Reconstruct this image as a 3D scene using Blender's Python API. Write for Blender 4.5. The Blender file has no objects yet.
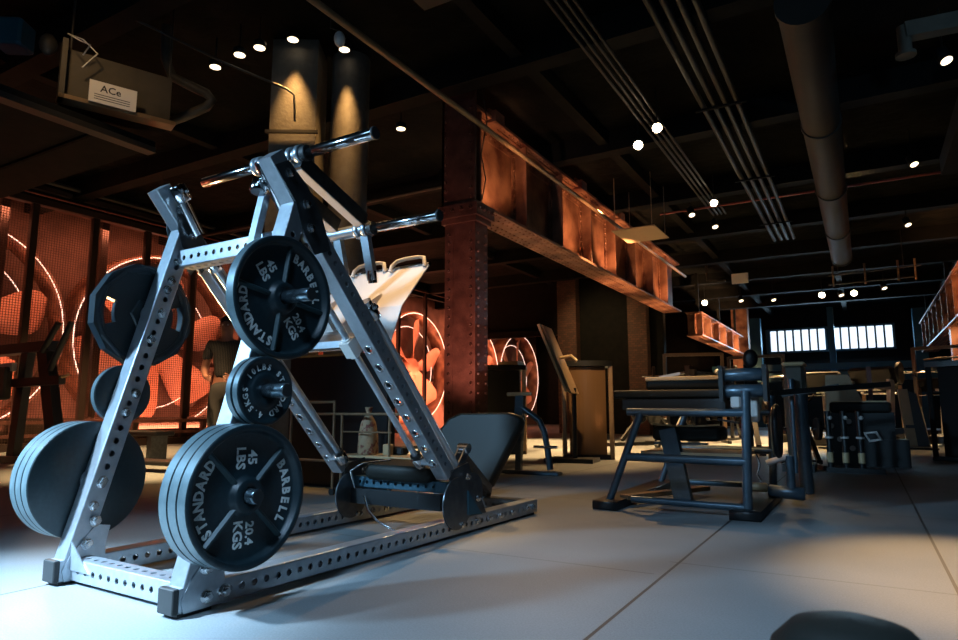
import bpy, math, random
from math import sin, cos, tan, pi, radians, atan2, sqrt, atan
from mathutils import Vector, Matrix, Quaternion
random.seed(7)
SC = bpy.context.scene
COL = SC.collection
# ------------------------------------------------------------------ camera
CH = 0.63
cam_d = bpy.data.cameras.new('camera'); cam = bpy.data.objects.new('camera', cam_d); COL.objects.link(cam)
cam_d.sensor_width = 36.0; cam_d.lens = 36.0 * 652 / 958
cam.location = (0, 0, CH)
PITCH = atan(90 / 652); YAW = atan(386 / sqrt(652**2 + 90**2))
cam.rotation_euler = (pi / 2 + PITCH, 0, YAW)
cam_d.clip_start = 0.05; cam_d.clip_end = 200
cam_d.dof.use_dof = True; cam_d.dof.focus_distance = 3.0; cam_d.dof.aperture_fstop = 8.0
SC.camera = cam
# ------------------------------------------------------------------ world, exposure
W = bpy.data.worlds.new('world'); SC.world = W; W.use_nodes = True
W.node_tree.nodes['Background'].inputs[0].default_value = (0.10, 0.16, 0.20, 1)
W.node_tree.nodes['Background'].inputs[1].default_value = 0.03
SC.view_settings.view_transform = 'Standard'; SC.view_settings.look = 'None'
SC.view_settings.gamma = 1.0; SC.view_settings.use_curve_mapping = False
SC.view_settings.exposure = 0.0
# ------------------------------------------------------------------ large lights
WARM = (1.0, 0.60, 0.26); COOL = (0.38, 0.69, 1.0); RED = (1.0, 0.31, 0.15)
def aim(o, target):
    d = Vector(target) - o.location
    o.rotation_euler = d.to_track_quat('-Z', 'Y').to_euler()
def area(loc, target, sx, sy, power, col, name='daylight_lamp'):
    d = bpy.data.lights.new(name, 'AREA'); d.shape = 'RECTANGLE'; d.size = sx; d.size_y = sy
    d.energy = power; d.color = col
    o = bpy.data.objects.new(name, d); COL.objects.link(o); o.location = loc; aim(o, target); return o
def spot(loc, target, power, col, deg, blend=0.5, rad=0.04, name='spot_lamp'):
    d = bpy.data.lights.new(name, 'SPOT'); d.energy = power; d.color = col
    d.spot_size = radians(deg); d.spot_blend = blend; d.shadow_soft_size = rad
    o = bpy.data.objects.new(name, d); COL.objects.link(o); o.location = loc; aim(o, target); return o
KEY = spot((-4.7, -1.7, 2.8), (-2.15, 1.9, 0.85), 1650, COOL, 52, 1.0, 0.25)             # cool daylight from behind the camera
area((-.9, 26.6, 3.3), (-.9, 22, 1.0), 3.8, .8, 180, (.45, .75, 1.0), 'window_daylight_lamp')
KEY2 = spot((-3.6, -1.2, 3.6), (-2.55, 0.80, 0.0), 9500, (.50, .75, 1.0), 31, 1.0, 0.15)        # cool pool at the foot of the rack
FILL = area((-0.9, -2.6, 3.2), (0.1, 3.6, 0.0), 2.6, 1.2, 30, COOL)  # unseen cool fill added from behind the camera
SPOTS = [((-3.0, 6.6, 4.0), (-2.0, 3.7, 0.3), 420, WARM, 40), ((0.6, 6.9, 4.0), (0.32, 3.25, 0), 1500, WARM, 17),
         ((-1.87, 7.3, 3.95), (-0.9, 5.2, 0.7), 700, WARM, 24), ((-5.9, 4.1, 3.9), (-6.6, 4.3, 0), 3600, WARM, 46),
         ((-5.6, 8.4, 4.0), (-5.8, 7.8, 0), 4200, WARM, 56), ((-3.3, 9.6, 4.0), (-3.5, 9.3, 0), 3600, WARM, 50),
         ((-1.85, 10.5, 3.95), (-2.8, 8.2, 0.9), 1400, WARM, 30), ((-0.1, 11.0, 4.0), (0.0, 10.2, 0), 3600, WARM, 60),
         ((-5.2, 12.4, 4.0), (-5.4, 11.5, 0), 4200, WARM, 66), ((-2.2, 2.15, 4.2), (-2.22, 2.66, 1.26), 1500, WARM, 24),
         ((0.9, 13.4, 3.9), (0.5, 12.9, 0.4), 2200, WARM, 50), ((-1.9, 16, 4.0), (-1.9, 15.2, 0), 4500, WARM, 76),
         ((-1.9, 12.4, 4.0), (-2.0, 12.0, 0.6), 3200, WARM, 60), ((0.6, 15.6, 4.0), (0.5, 15.2, 0.6), 3200, WARM, 60),
         ((-9.6, 5.0, 4.0), (-9.8, 5.6, 0), 2600, WARM, 70)]
spot((-0.7, -1.4, 4.1), (-0.25, 1.5, 0.0), 1100, (.42, .68, 1.0), 58, 1.0, .3); spot((-1.5, 2.7, 4.2), (-1.1, 4.62, .84), 420, WARM, 18, .9, .05); spot((-2.5, 5.8, 4.0), (-3.1, 8.0, 1.1), 1300, WARM, 16, .9, .05)  # added unseen lights: cool floor fill, warm accents on pad edge and tower
for p_, t_, e_, c_, d_ in SPOTS: spot(p_, t_, e_, c_, d_, .8)
for y in (3.4, 7.4, 11.4, 15.5, 20):                                               # red wash behind the wire cage
    area((-11.5, y, 0.25), (-12.8, y, 2.0), 3.2, 0.3, 330, RED, 'red_wash_lamp')
    area((-11.5, y, 3.8), (-12.8, y, 1.6), 3.2, 0.3, 80, RED, 'red_wash_lamp')
for y, e in ((6.5, 60), (8.9, 120), (10.6, 130), (12.4, 90), (14.2, 110)):                # amber up-lights grazing the riveted girder
    spot((-3.15, y, 2.98), (-3.80, y + 0.25, 3.6), e, (1.0, 0.46, 0.20), 84, 0.7, 0.05, 'girder_lamp')
spot((-3.3, 5.0, 0.3), (-3.8, 6.2, 1.7), 230, (1.0, 0.50, 0.36), 56, 0.8, 0.1, 'girder_lamp')  # unseen floor-level light added to warm the column
for y in (18.0, 20.5, 23): spot((-2.9, y, 2.5), (-3.7, y + .3, 2.95), 420, (1.0, 0.52, 0.24), 110, 0.7, 0.05, 'girder_lamp')
spot((.9, 14.5, 2.3), (1.9, 14.8, 3.0), 260, (1.0, 0.42, 0.16), 120, 0.7, 0.05, 'girder_lamp')

for y in (8.2, 11.0, 13.8): spot((-3.0, y, .3), (-3.75, y + .6, 2.93), 900, (1.0, 0.50, 0.22), 46, 0.9, 0.1, 'bounce_fill_light')  # unseen uplights added for warm floor bounce under the girder
spot((-6.2, 2.9, .35), (-2.5, 1.9, 1.15), 1500, WARM, 40, 0.9, 0.1, 'bounce_fill_light')  # unseen low light added to warm the undersides of the rack
spot((-6.2, 14.2, 4.0), (-6.0, 16.8, 2.4), 260, WARM, 70, .9, .1); spot((-4.6, 1.9, 4.2), (-5.35, 2.95, 3.3), 45, WARM, 60, .9, .1)
spot((-7.6, 1.9, 3.9), (-7.2, 2.8, 3.05), 18, WARM, 90, .9, .1)
# ------------------------------------------------------------------ materials
def mat(name, col, rough=0.5, metal=0.0, spec=0.5, noise=None, bump=None, emit=None, scratch=None):
    m = bpy.data.materials.new(name); m.use_nodes = True; nt = m.node_tree; b = nt.nodes['Principled BSDF']
    b.inputs['Base Color'].default_value = (*col, 1); b.inputs['Roughness'].default_value = rough
    b.inputs['Metallic'].default_value = metal; b.inputs['Specular IOR Level'].default_value = spec
    tc = nt.nodes.new('ShaderNodeTexCoord')
    if noise:
        col2, scale, lo, hi = noise
        n = nt.nodes.new('ShaderNodeTexNoise'); n.inputs['Scale'].default_value = scale; n.inputs['Detail'].default_value = 6
        nt.links.new(tc.outputs['Object'], n.inputs['Vector'])
        r = nt.nodes.new('ShaderNodeValToRGB'); r.color_ramp.elements[0].position = lo; r.color_ramp.elements[1].position = hi
        r.color_ramp.elements[0].color = (*col, 1); r.color_ramp.elements[1].color = (*col2, 1)
        nt.links.new(n.outputs['Fac'], r.inputs[0]); nt.links.new(r.outputs[0], b.inputs['Base Color'])
    if bump:
        n2 = nt.nodes.new('ShaderNodeTexNoise'); n2.inputs['Scale'].default_value = bump[0]; n2.inputs['Detail'].default_value = 4
        nt.links.new(tc.outputs['Object'], n2.inputs['Vector'])
        bp = nt.nodes.new('ShaderNodeBump'); bp.inputs['Strength'].default_value = bump[1]; bp.inputs['Distance'].default_value = bump[2] if len(bump) > 2 else 0.01
        nt.links.new(n2.outputs['Fac'], bp.inputs['Height']); nt.links.new(bp.outputs[0], b.inputs['Normal'])
        if scratch:
            mr = nt.nodes.new('ShaderNodeMapRange'); mr.inputs['To Min'].default_value = rough - scratch; mr.inputs['To Max'].default_value = rough + scratch
            nt.links.new(n2.outputs['Fac'], mr.inputs['Value']); nt.links.new(mr.outputs[0], b.inputs['Roughness'])
    if emit:
        b.inputs['Emission Color'].default_value = (*emit[0], 1); b.inputs['Emission Strength'].default_value = emit[1]
    return m
M = {}
M['silver'] = mat('silver_paint', (.36, .40, .44), .34, .75, noise=((.44, .48, .52), 30, .35, .7), bump=(300, .12, .002), scratch=.08)
M['chrome'] = mat('chrome', (.70, .72, .74), .12, 1.0, bump=(40, .02, .002), scratch=.03)
M['rod'] = mat('guide_rod_steel', (.46, .52, .57), .26, .5)
M['horn'] = mat('horn_steel', (.20, .27, .31), .24, .9, bump=(40, .02, .002), scratch=.05)
M['bolt'] = mat('zinc_bolt', (.62, .64, .66), .22, 1.0)
M['darksteel'] = mat('dark_steel_plate', (.10, .11, .12), .30, .8, noise=((.15, .16, .17), 20, .4, .7))
M['black'] = mat('black_powder_coat', (.006, .007, .008), .42, .0, bump=(200, .1, .001))
M['rubber'] = mat('black_rubber', (.012, .014, .015), .6)
M['iron'] = mat('plate_iron', (.007, .018, .023), .42, .0, noise=((.011, .025, .031), 60, .4, .7), bump=(260, .25, .002))
M['rim'] = mat('plate_rim_lit_iron', (.085, .125, .14), .36, .3, noise=((.12, .165, .18), 25, .4, .7), bump=(200, .12, .002))  # paler than the body: key light on the rims put into the colour
M['urethane'] = mat('plate_urethane', (.008, .018, .024), .42, .0, bump=(120, .08, .001))
M['spoke'] = mat('plate_spoke_lit_iron', (.03, .058, .066), .34, .1)  # lighter than the body: light caught by the ridges put into the colour
M['letter'] = mat('plate_lettering', (.72, .76, .74), .5, noise=((.42, .5, .5), 90, .45, .8))
M['vinyl'] = mat('black_vinyl', (.011, .012, .010), .52, .0, spec=.28, bump=(160, .15, .002))
M['blue'] = mat('blue_grey_frame', (.055, .085, .11), .32, .5, noise=((.075, .11, .14), 15, .4, .7))
M['tealbar'] = mat('teal_steel', (.03, .09, .13), .45, .3)  # even teal base colour for the seat crossbar
M['rust'] = mat('rusted_girder', (.075, .022, .014), .48, .3, noise=((.32, .16, .095), 3, .32, .72), bump=(45, .5, .01))
M['rust_dk'] = mat('rusted_column', (.07, .024, .018), .42, .3, noise=((.14, .052, .038), 7, .35, .7), bump=(60, .6, .008))
M['salmon'] = mat('fan_blade', (.66, .30, .21), .5, .0, noise=((.58, .25, .17), 4, .3, .7))
M['redwall'] = mat('red_lit_wall', (.16, .085, .065), .7, noise=((.09, .045, .035), 2.5, .35, .65), bump=(20, .3, .01))
M['cageblack'] = mat('cage_steel', (.035, .020, .016), .5, .4)
M['wire'] = mat('cage_wire', (.05, .028, .02), .5, .4)
M['led'] = mat('led_ring', (.9, .8, .75), .4, emit=((1.0, .62, .50), 2.2))
M['ceil'] = mat('ceiling_paint', (.003, .004, .004), .9, spec=.08, noise=((.010, .0095, .0085), 2.2, .45, .75), bump=(6, .5, .05))
M['ceil2'] = mat('ceiling_beam_paint', (.005, .006, .006), .8, spec=.12, noise=((.010, .0098, .009), 6, .4, .75))
M['pipe'] = mat('grey_conduit', (.032, .030, .027), .5, .3)
M['duct'] = mat('painted_duct', (.015, .018, .017), .6, .1, noise=((.022, .023, .021), 6, .4, .7))
M['concrete'] = mat('column_concrete', (.11, .10, .085), .6, noise=((.08, .07, .06), 14, .35, .7), bump=(40, .3, .01))
M['lamp'] = mat('lamp_lens', (1, .9, .8), .3, emit=((1.0, .80, .52), 26))
M['lampdim'] = mat('lamp_lens_side', (1, .9, .8), .3, emit=((1.0, .78, .50), 4))
M['matte'] = mat('matte_black_shroud', (.006, .006, .006), .7, spec=.2)
M['tan'] = mat('tan_shroud', (.24, .16, .09), .35, .35, noise=((.28, .19, .11), 8, .4, .7))
M['shroud'] = mat('bronze_shroud', (.12, .070, .035), .38, .3)
M['sheet'] = mat('tan_sheet', (.50, .36, .22), .5)
M['paper'] = mat('white_paper', (.75, .72, .66), .7)
M['ink'] = mat('black_ink', (.02, .02, .02), .7)
M['acgrey'] = mat('duct_unit_metal', (.07, .06, .045), .6, .2, noise=((.045, .04, .03), 5, .4, .7))
M['plate_steel'] = mat('foot_plate_steel', (.50, .47, .45), .60, .1, bump=(400, .15, .001))
M['window'] = mat('window_daylight', (.8, .9, 1), .3, emit=((.72, .86, 1.0), 1.5))
M['teal'] = mat('teal_painted_steel', (.03, .11, .16), .4, .4)
M['skin'] = mat('skin', (.22, .10, .07), .5)
M['hair'] = mat('dark_hair', (.015, .01, .008), .6)
M['trousers'] = mat('dark_trousers', (.02, .02, .022), .8)
M['bag'] = mat('printed_paper_bag', (.42, .29, .17), .7, noise=((.22, .07, .05), 26, .52, .6))
M['wood'] = mat('pale_wood_trim', (.50, .36, .20), .45)
M['reddish'] = mat('red_pipe_paint', (.30, .05, .04), .5)
M['white'] = mat('white_plastic', (.6, .6, .58), .4)
M['leather'] = mat('tan_leather', (.28, .15, .07), .5)
# striped shirt
def wave_mat(name, c1, c2, scale, axis='X', rough=.8):
    m = mat(name, c1, rough); nt = m.node_tree; b = nt.nodes['Principled BSDF']; tc = nt.nodes.new('ShaderNodeTexCoord')
    w = nt.nodes.new('ShaderNodeTexWave'); w.bands_direction = axis; w.inputs['Scale'].default_value = scale
    r = nt.nodes.new('ShaderNodeValToRGB'); r.color_ramp.elements[0].position = .8; r.color_ramp.elements[1].position = .88
    r.color_ramp.elements[0].color = (*c1, 1); r.color_ramp.elements[1].color = (*c2, 1)
    nt.links.new(tc.outputs['Object'], w.inputs['Vector']); nt.links.new(w.outputs['Fac'], r.inputs[0]); nt.links.new(r.outputs[0], b.inputs['Base Color'])
    return m
M['shirt'] = wave_mat('striped_shirt', (.012, .012, .014), (.07, .07, .07), 16)
def brick_mat():
    m = mat('dark_brick', (.05, .03, .025), .8); nt = m.node_tree; b = nt.nodes['Principled BSDF']; tc = nt.nodes.new('ShaderNodeTexCoord')
    mp = nt.nodes.new('ShaderNodeMapping'); mp.inputs['Rotation'].default_value = (pi / 2, 0, 0)
    br = nt.nodes.new('ShaderNodeTexBrick'); br.inputs['Scale'].default_value = 4.2
    br.inputs['Color1'].default_value = (.10, .045, .03, 1); br.inputs['Color2'].default_value = (.055, .03, .022, 1); br.inputs['Mortar'].default_value = (.03, .024, .02, 1)
    nt.links.new(tc.outputs['Object'], mp.inputs[0]); nt.links.new(mp.outputs[0], br.inputs['Vector']); nt.links.new(br.outputs[0], b.inputs['Base Color'])
    return m
M['brick'] = brick_mat()
def floor_mat():
    m = mat('rubber_tile_floor', (.2, .2, .2), .55); nt = m.node_tree; b = nt.nodes['Principled BSDF']; N = nt.nodes.new; Lk = nt.links.new
    g = N('ShaderNodeNewGeometry'); s = N('ShaderNodeSeparateXYZ'); Lk(g.outputs['Position'], s.inputs[0])
    def mth(op, a, b_=None, c=None):
        n = N('ShaderNodeMath'); n.operation = op
        for i, v in enumerate((a, b_, c)):
            if v is None: continue
            if isinstance(v, (int, float)): n.inputs[i].default_value = v
            else: Lk(v, n.inputs[i])
        return n.outputs[0]
    X, Y = s.outputs[0], s.outputs[1]
    wd = 0.006
    def line(coord, off, per):       # 1 near every coord = off + k*per
        t = mth('ADD', coord, -off + 200 * per + per / 2); t = mth('MODULO', t, per); t = mth('ABSOLUTE', mth('SUBTRACT', t, per / 2))
        return mth('LESS_THAN', t, wd)
    right = mth('GREATER_THAN', X, -0.75)
    lr = mth('MULTIPLY', line(X, -0.712, 0.949), right)
    ll = mth('MULTIPLY', line(X, -2.61, 1.9), mth('SUBTRACT', 1.0, right))
    cr = mth('MULTIPLY', line(Y, 2.86, 1.9), right); cl = mth('MULTIPLY', line(Y, 0.72, 1.9), mth('SUBTRACT', 1.0, right))
    cr = mth('MULTIPLY', cr, .45); cl = mth('MULTIPLY', cl, .45)
    J = mth('MAXIMUM', mth('MAXIMUM', lr, ll), mth('MAXIMUM', cr, cl))
    n = N('ShaderNodeTexNoise'); n.inputs['Scale'].default_value = 1.3; n.inputs['Detail'].default_value = 8; Lk(g.outputs['Position'], n.inputs['Vector'])
    n2 = N('ShaderNodeTexNoise'); n2.inputs['Scale'].default_value = 160; n2.inputs['Detail'].default_value = 3; Lk(g.outputs['Position'], n2.inputs['Vector'])
    r = N('ShaderNodeValToRGB'); r.color_ramp.elements[0].position = .35; r.color_ramp.elements[1].position = .7
    r.color_ramp.elements[0].color = (.140, .156, .162, 1); r.color_ramp.elements[1].color = (.180, .198, .205, 1); Lk(n.outputs['Fac'], r.inputs[0])
    r2 = N('ShaderNodeMapRange'); r2.inputs['From Min'].default_value = .35; r2.inputs['From Max'].default_value = .65; r2.inputs['To Min'].default_value = .86; r2.inputs['To Max'].default_value = 1.1; Lk(n2.outputs['Fac'], r2.inputs[0])
    mx = N('ShaderNodeMixRGB'); mx.blend_type = 'MULTIPLY'; mx.inputs[0].default_value = 1; Lk(r.outputs[0], mx.inputs[1]); Lk(r2.outputs[0], mx.inputs[2])
    m3 = N('ShaderNodeMixRGB'); Lk(J, m3.inputs[0]); Lk(mx.outputs[0], m3.inputs[1]); m3.inputs[2].default_value = (.02, .02, .02, 1)
    Lk(m3.outputs[0], b.inputs['Base Color'])
    bp = N('ShaderNodeBump'); bp.inputs['Strength'].default_value = .25; bp.inputs['Distance'].default_value = .002; Lk(n2.outputs['Fac'], bp.inputs['Height']); Lk(bp.outputs[0], b.inputs['Normal'])
    return m
M['floor'] = floor_mat()

# ------------------------------------------------------------------ mesh helpers
V = Vector
def frame_of(p0, p1, up=(0, 0, 1)):
    a = (V(p1) - V(p0)); L = a.length; a.normalize(); u = V(up)
    if abs(a.dot(u)) > .999: u = V((0, 1, 0))
    c = (u - a * u.dot(a)).normalized(); b = c.cross(a).normalized()
    return a, b, c, L
class MB:
    def __init__(s): s.v = []; s.f = []; s.sm = []
    def add(s, vs, fs, smooth=False):
        o = len(s.v); s.v += [tuple(v) for v in vs]
        for f in fs: s.f.append([i + o for i in f]); s.sm.append(smooth)
        return s
    def box(s, c, d, rz=0, rx=0, ry=0, bev=0):
        R = Matrix.Rotation(rz, 3, 'Z') @ Matrix.Rotation(ry, 3, 'Y') @ Matrix.Rotation(rx, 3, 'X')
        x, y, z = [k / 2 for k in d]
        if bev:
            p = [(-x + bev, -y), (x - bev, -y), (x, -y + bev), (x, y - bev), (x - bev, y), (-x + bev, y), (-x, y - bev), (-x, -y + bev)]
            vs = []
            for zz, k in ((-z, bev), (-z + bev, 0), (z - bev, 0), (z, bev)):
                for (a, b) in p:
                    sx = (x - k) / x; sy = (y - k) / y
                    vs.append(V((a * sx, b * sy, zz)))
            fs = [list(range(7, -1, -1)), list(range(24, 32))]
            for l in range(3):
                for i in range(8): fs.append([l * 8 + i, l * 8 + (i + 1) % 8, l * 8 + 8 + (i + 1) % 8, l * 8 + 8 + i])
        else:
            vs = [V((i, j, k)) for k in (-z, z) for (i, j) in ((-x, -y), (x, -y), (x, y), (-x, y))]
            fs = [[3, 2, 1, 0], [4, 5, 6, 7], [0, 1, 5, 4], [1, 2, 6, 5], [2, 3, 7, 6], [3, 0, 4, 7]]
        return s.add([R @ v + V(c) for v in vs], fs)
    def lohi(s, lo, hi, bev=0):
        return s.box([(a + b) / 2 for a, b in zip(lo, hi)], [b - a for a, b in zip(lo, hi)], bev=bev)
    def cyl(s, p0, p1, r, n=16, r1=None, cap=True, bev=0):
        a, b, c, L = frame_of(p0, p1); r1 = r if r1 is None else r1
        prof = [(0, r - bev), (bev, r), (L - bev, r1), (L, r1 - bev)] if bev else [(0, r), (L, r1)]
        return s._rev(V(p0), a, b, c, prof, n, cap)
    def _rev(s, o, a, b, c, prof, n, cap=True, smooth=True):
        vs = []; k = len(prof)
        for (t, r) in prof:
            for i in range(n):
                w = 2 * pi * i / n; vs.append(o + a * t + (b * cos(w) + c * sin(w)) * r)
        fs = []
        for j in range(k - 1):
            for i in range(n): fs.append([j * n + i, j * n + (i + 1) % n, (j + 1) * n + (i + 1) % n, (j + 1) * n + i])
        s.add(vs, [f[::-1] for f in fs], smooth)
        if cap:
            s.add(vs[:n], [list(range(n))]); s.add(vs[-n:], [list(range(n - 1, -1, -1))])
        return s
    def lathe(s, o, axis, prof, n=48, cap=False, up=(0, 0, 1), smooth=True):
        a, b, c, L = frame_of(V((0, 0, 0)), V(axis), up)
        return s._rev(V(o), a, b, c, prof, n, cap, smooth)
    def bar(s, p0, p1, w, h, up=(0, 0, 1), ext=0):
        a, b, c, L = frame_of(p0, p1, up); p0 = V(p0) - a * ext; p1 = V(p1) + a * ext
        vs = [p + b * i * w / 2 + c * j * h / 2 for p in (p0, p1) for (i, j) in ((-1, -1), (1, -1), (1, 1), (-1, 1))]
        return s.add(vs, [[0, 1, 2, 3], [7, 6, 5, 4], [1, 0, 4, 5], [2, 1, 5, 6], [3, 2, 6, 7], [0, 3, 7, 4]])
    def path(s, pts, r, n=10, closed=False):
        pts = [V(p) for p in pts]; m = len(pts); rings = []
        prev = None
        for i, p in enumerate(pts):
            if closed: t = (pts[(i + 1) % m] - pts[i - 1]).normalized()
            else: t = ((pts[min(i + 1, m - 1)] - pts[max(i - 1, 0)])).normalized()
            if prev is None:
                u = V((0, 0, 1)) if abs(t.z) < .9 else V((1, 0, 0)); c = (u - t * u.dot(t)).normalized()
            else: c = (prev - t * prev.dot(t)).normalized()
            prev = c; b = t.cross(c); rr = r[i] if isinstance(r, (list, tuple)) else r
            rings.append([p + (b * cos(2 * pi * k / n) + c * sin(2 * pi * k / n)) * rr for k in range(n)])
        vs = [v for R in rings for v in R]; fs = []
        for j in range(m if closed else m - 1):
            q = (j + 1) % m
            for i in range(n): fs.append([j * n + i, j * n + (i + 1) % n, q * n + (i + 1) % n, q * n + i])
        s.add(vs, fs, True)
        if not closed: s.add(rings[0], [list(range(n - 1, -1, -1))]); s.add(rings[-1], [list(range(n))])
        return s
    def prism(s, poly, o, ex, ey, ez, depth):          # poly in (ex,ey) plane, extruded along ez
        ex, ey, ez, o = V(ex), V(ey), V(ez), V(o); n = len(poly)
        vs = [o + ex * x + ey * y for x, y in poly] + [o + ex * x + ey * y + ez * depth for x, y in poly]
        fs = [list(range(n - 1, -1, -1)), list(range(n, 2 * n))] + [[i, (i + 1) % n, n + (i + 1) % n, n + i] for i in range(n)]
        return s.add(vs, fs)
    def sphere(s, c, r, n=12, sc=(1, 1, 1)):
        k = n // 2; vs = []; fs = []
        for j in range(k + 1):
            th = pi * j / k
            for i in range(n): w = 2 * pi * i / n; vs.append(V(c) + V((r * sc[0] * sin(th) * cos(w), r * sc[1] * sin(th) * sin(w), r * sc[2] * cos(th))))
        for j in range(k):
            for i in range(n): fs.append([j * n + i, (j + 1) * n + i, (j + 1) * n + (i + 1) % n, j * n + (i + 1) % n])
        return s.add(vs, fs, True)
    def mesh(s, name, m):
        me = bpy.data.meshes.new(name); me.from_pydata(s.v, [], s.f); me.materials.append(m)
        me.polygons.foreach_set('use_smooth', s.sm); me.validate(); me.update(); return me
    def build(s, name, m, parent=None):
        o = bpy.data.objects.new(name, s.mesh(name, m)); COL.objects.link(o)
        if parent is not None: o.parent = parent
        return o
def thing(name, label, cat, loc=(0, 0, 0), rz=0, group=None):
    o = bpy.data.objects.new(name, None); COL.objects.link(o); o.empty_display_size = .1
    o.location = loc; o.rotation_euler = (0, 0, rz); o['label'] = label; o['category'] = cat
    if group: o['group'] = group
    return o
def tag(o, label, cat, group=None, kind=None):
    o['label'] = label; o['category'] = cat
    if group: o['group'] = group
    if kind: o['kind'] = kind
    return o
def struct(o): o['kind'] = 'structure'; return o
def at(o, loc, rz=0): o.location = loc; o.rotation_euler = (0, 0, rz); return o
def copy_tree(o, parent=None):
    c = o.copy(); COL.objects.link(c); c.parent = parent
    for ch in list(o.children): copy_tree(ch, c)
    return c
# ------------------------------------------------------------------ text
def text_vf(txt, size, bold=0.0, ext=0.0006):
    cu = bpy.data.curves.new('t', 'FONT'); cu.body = txt; cu.size = size; cu.extrude = ext; cu.offset = bold
    cu.align_x = 'CENTER'; cu.align_y = 'CENTER'; cu.resolution_u = 2
    o = bpy.data.objects.new('t', cu); COL.objects.link(o)
    me = bpy.data.meshes.new_from_object(o.evaluated_get(bpy.context.evaluated_depsgraph_get()))
    vs = [v.co.copy() for v in me.vertices]; fs = [list(p.vertices) for p in me.polygons]
    bpy.data.objects.remove(o); bpy.data.curves.remove(cu); bpy.data.meshes.remove(me); return vs, fs
def put_text(mb, txt, size, o, ex, ey, rot=0, cx=0, cy=0, bold=0.0, sx=1.0):     # flat text on the plane (ex,ey) through o
    vs, fs = text_vf(txt, size, bold); ex, ey, o = V(ex), V(ey), V(o); ez = ex.cross(ey)
    mb.add([o + ex * (cx + cos(rot) * v.x * sx - sin(rot) * v.y) + ey * (cy + sin(rot) * v.x * sx + cos(rot) * v.y) + ez * v.z for v in vs], fs)
def ring_text(mb, txt, size, r, mid, step, o, ex, ey, bold=0.0, sx=1.0):        # clockwise, tops outward
    n = len(txt)
    for i, ch in enumerate(txt):
        if ch == ' ': continue
        an = mid - (i - (n - 1) / 2) * step
        put_text(mb, ch, size, o, ex, ey, an - pi / 2, r * cos(an), r * sin(an), bold, sx)

# ------------------------------------------------------------------ punched square tube
def ptube(mb, p0, p1, w, h, up, holes, r=.005, caps=True):
    """hollow-looking square tube; up = direction of its +c face; holes = {'+b':(dia,pitch,first,last)...}"""
    a, b, c, L = frame_of(p0, p1, up); p0 = V(p0)
    faces = {'+c': (c, b, h / 2, w), '-c': (-c, -b, h / 2, w), '+b': (b, -c, w / 2, h), '-b': (-b, c, w / 2, h)}
    for key, (nrm, tan_, off, wd) in faces.items():
        o = p0 + nrm * off; hw = wd / 2 - r
        def P(t, s_): return o + a * t + tan_ * s_
        spec = holes.get(key)
        cells = []
        if spec:
            d, pitch, first, last = spec; t = first
            while t <= last + 1e-6: cells.append(t); t += pitch
        edges = []
        if cells:
            half = pitch / 2
            cur = 0.0
            for t in cells:
                lo, hi = max(0, t - half), min(L, t + half)
                if lo > cur + 1e-6: mb.add([P(cur, -hw), P(lo, -hw), P(lo, hw), P(cur, hw)], [[3, 2, 1, 0]])
                N = 16; inner = []; outer = []
                for k in range(N):
                    w_ = 2 * pi * (k + .5) / N; cx, sx = cos(w_), sin(w_)
                    inner.append((t + d / 2 * cx, d / 2 * sx))
                    m = min((hi - t if cx > 0 else t - lo) / max(abs(cx), 1e-6), hw / max(abs(sx), 1e-6))
                    outer.append([t + m * cx, m * sx])
                # snap nearest corners
                for (qx, qy) in ((lo, -hw), (hi, -hw), (hi, hw), (lo, hw)):
                    k = min(range(N), key=lambda i: abs(atan2(sin(atan2(outer[i][1], outer[i][0] - t) - atan2(qy, qx - t)), cos(atan2(outer[i][1], outer[i][0] - t) - atan2(qy, qx - t)))))
                    outer[k] = [qx, qy]
                vi = [P(*q) for q in inner]; vo = [P(*q) for q in outer]; vd = [q - nrm * .005 for q in vi]
                fs = []
                for k in range(N):
                    k2 = (k + 1) % N; fs.append([N + k2, N + k, k, k2]); fs.append([k, 2 * N + k, 2 * N + k2, k2])
                mb.add(vi + vo + vd, fs)
                cur = hi
            if cur < L - 1e-6: mb.add([P(cur, -hw), P(L, -hw), P(L, hw), P(cur, hw)], [[3, 2, 1, 0]])
        else: mb.add([P(0, -hw), P(L, -hw), P(L, hw), P(0, hw)], [[3, 2, 1, 0]])
    # rounded corners
    for sb in (1, -1):
        for scn in (1, -1):
            cc = p0 + b * sb * (w / 2 - r) + c * scn * (h / 2 - r); vs = []
            for t in (0, L):
                for k in range(4):
                    an = pi / 2 * k / 3; vs.append(cc + a * t + b * sb * r * cos(an) + c * scn * r * sin(an))
            mb.add(vs, [[k, k + 1, k + 5, k + 4] for k in range(3)], True)
    if caps:
        for t in (0, L):
            q = [p0 + a * t + b * i * (w / 2 - .001) + c * j * (h / 2 - .001) for i, j in ((-1, -1), (1, -1), (1, 1), (-1, 1))]
            mb.add(q, [[0, 1, 2, 3]])
    return mb

# ================================================================== THE SETTING
struct(MB().lohi((-14, -5, -.12), (5.5, 28, 0)).build('floor', M['floor']))
struct(MB().lohi((-14, -5, 4.40), (5.5, 28, 4.6)).build('ceiling', M['ceil']))
struct(MB().lohi((-13.0, -5, 0), (-12.8, 28, 4.4)).build('wall_left', M['redwall']))
struct(MB().lohi((5.2, -5, 0), (5.4, 28, 4.4)).build('wall_right', M['ceil2']))
struct(MB().lohi((-12.8, -5.0, 0), (5.2, -4.8, 4.4)).build('wall_front', M['ceil2']))
bw = MB().lohi((-12.8, 27, 0), (5.2, 27.2, 2.75)); bw.lohi((-12.8, 27, 3.67), (5.2, 27.2, 4.4)); bw.lohi((-12.8, 27, 2.75), (-3.1, 27.2, 3.67)); bw.lohi((1.1, 27, 2.75), (5.2, 27.2, 3.67))
struct(bw.build('wall_back', M['ceil2']))
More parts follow.
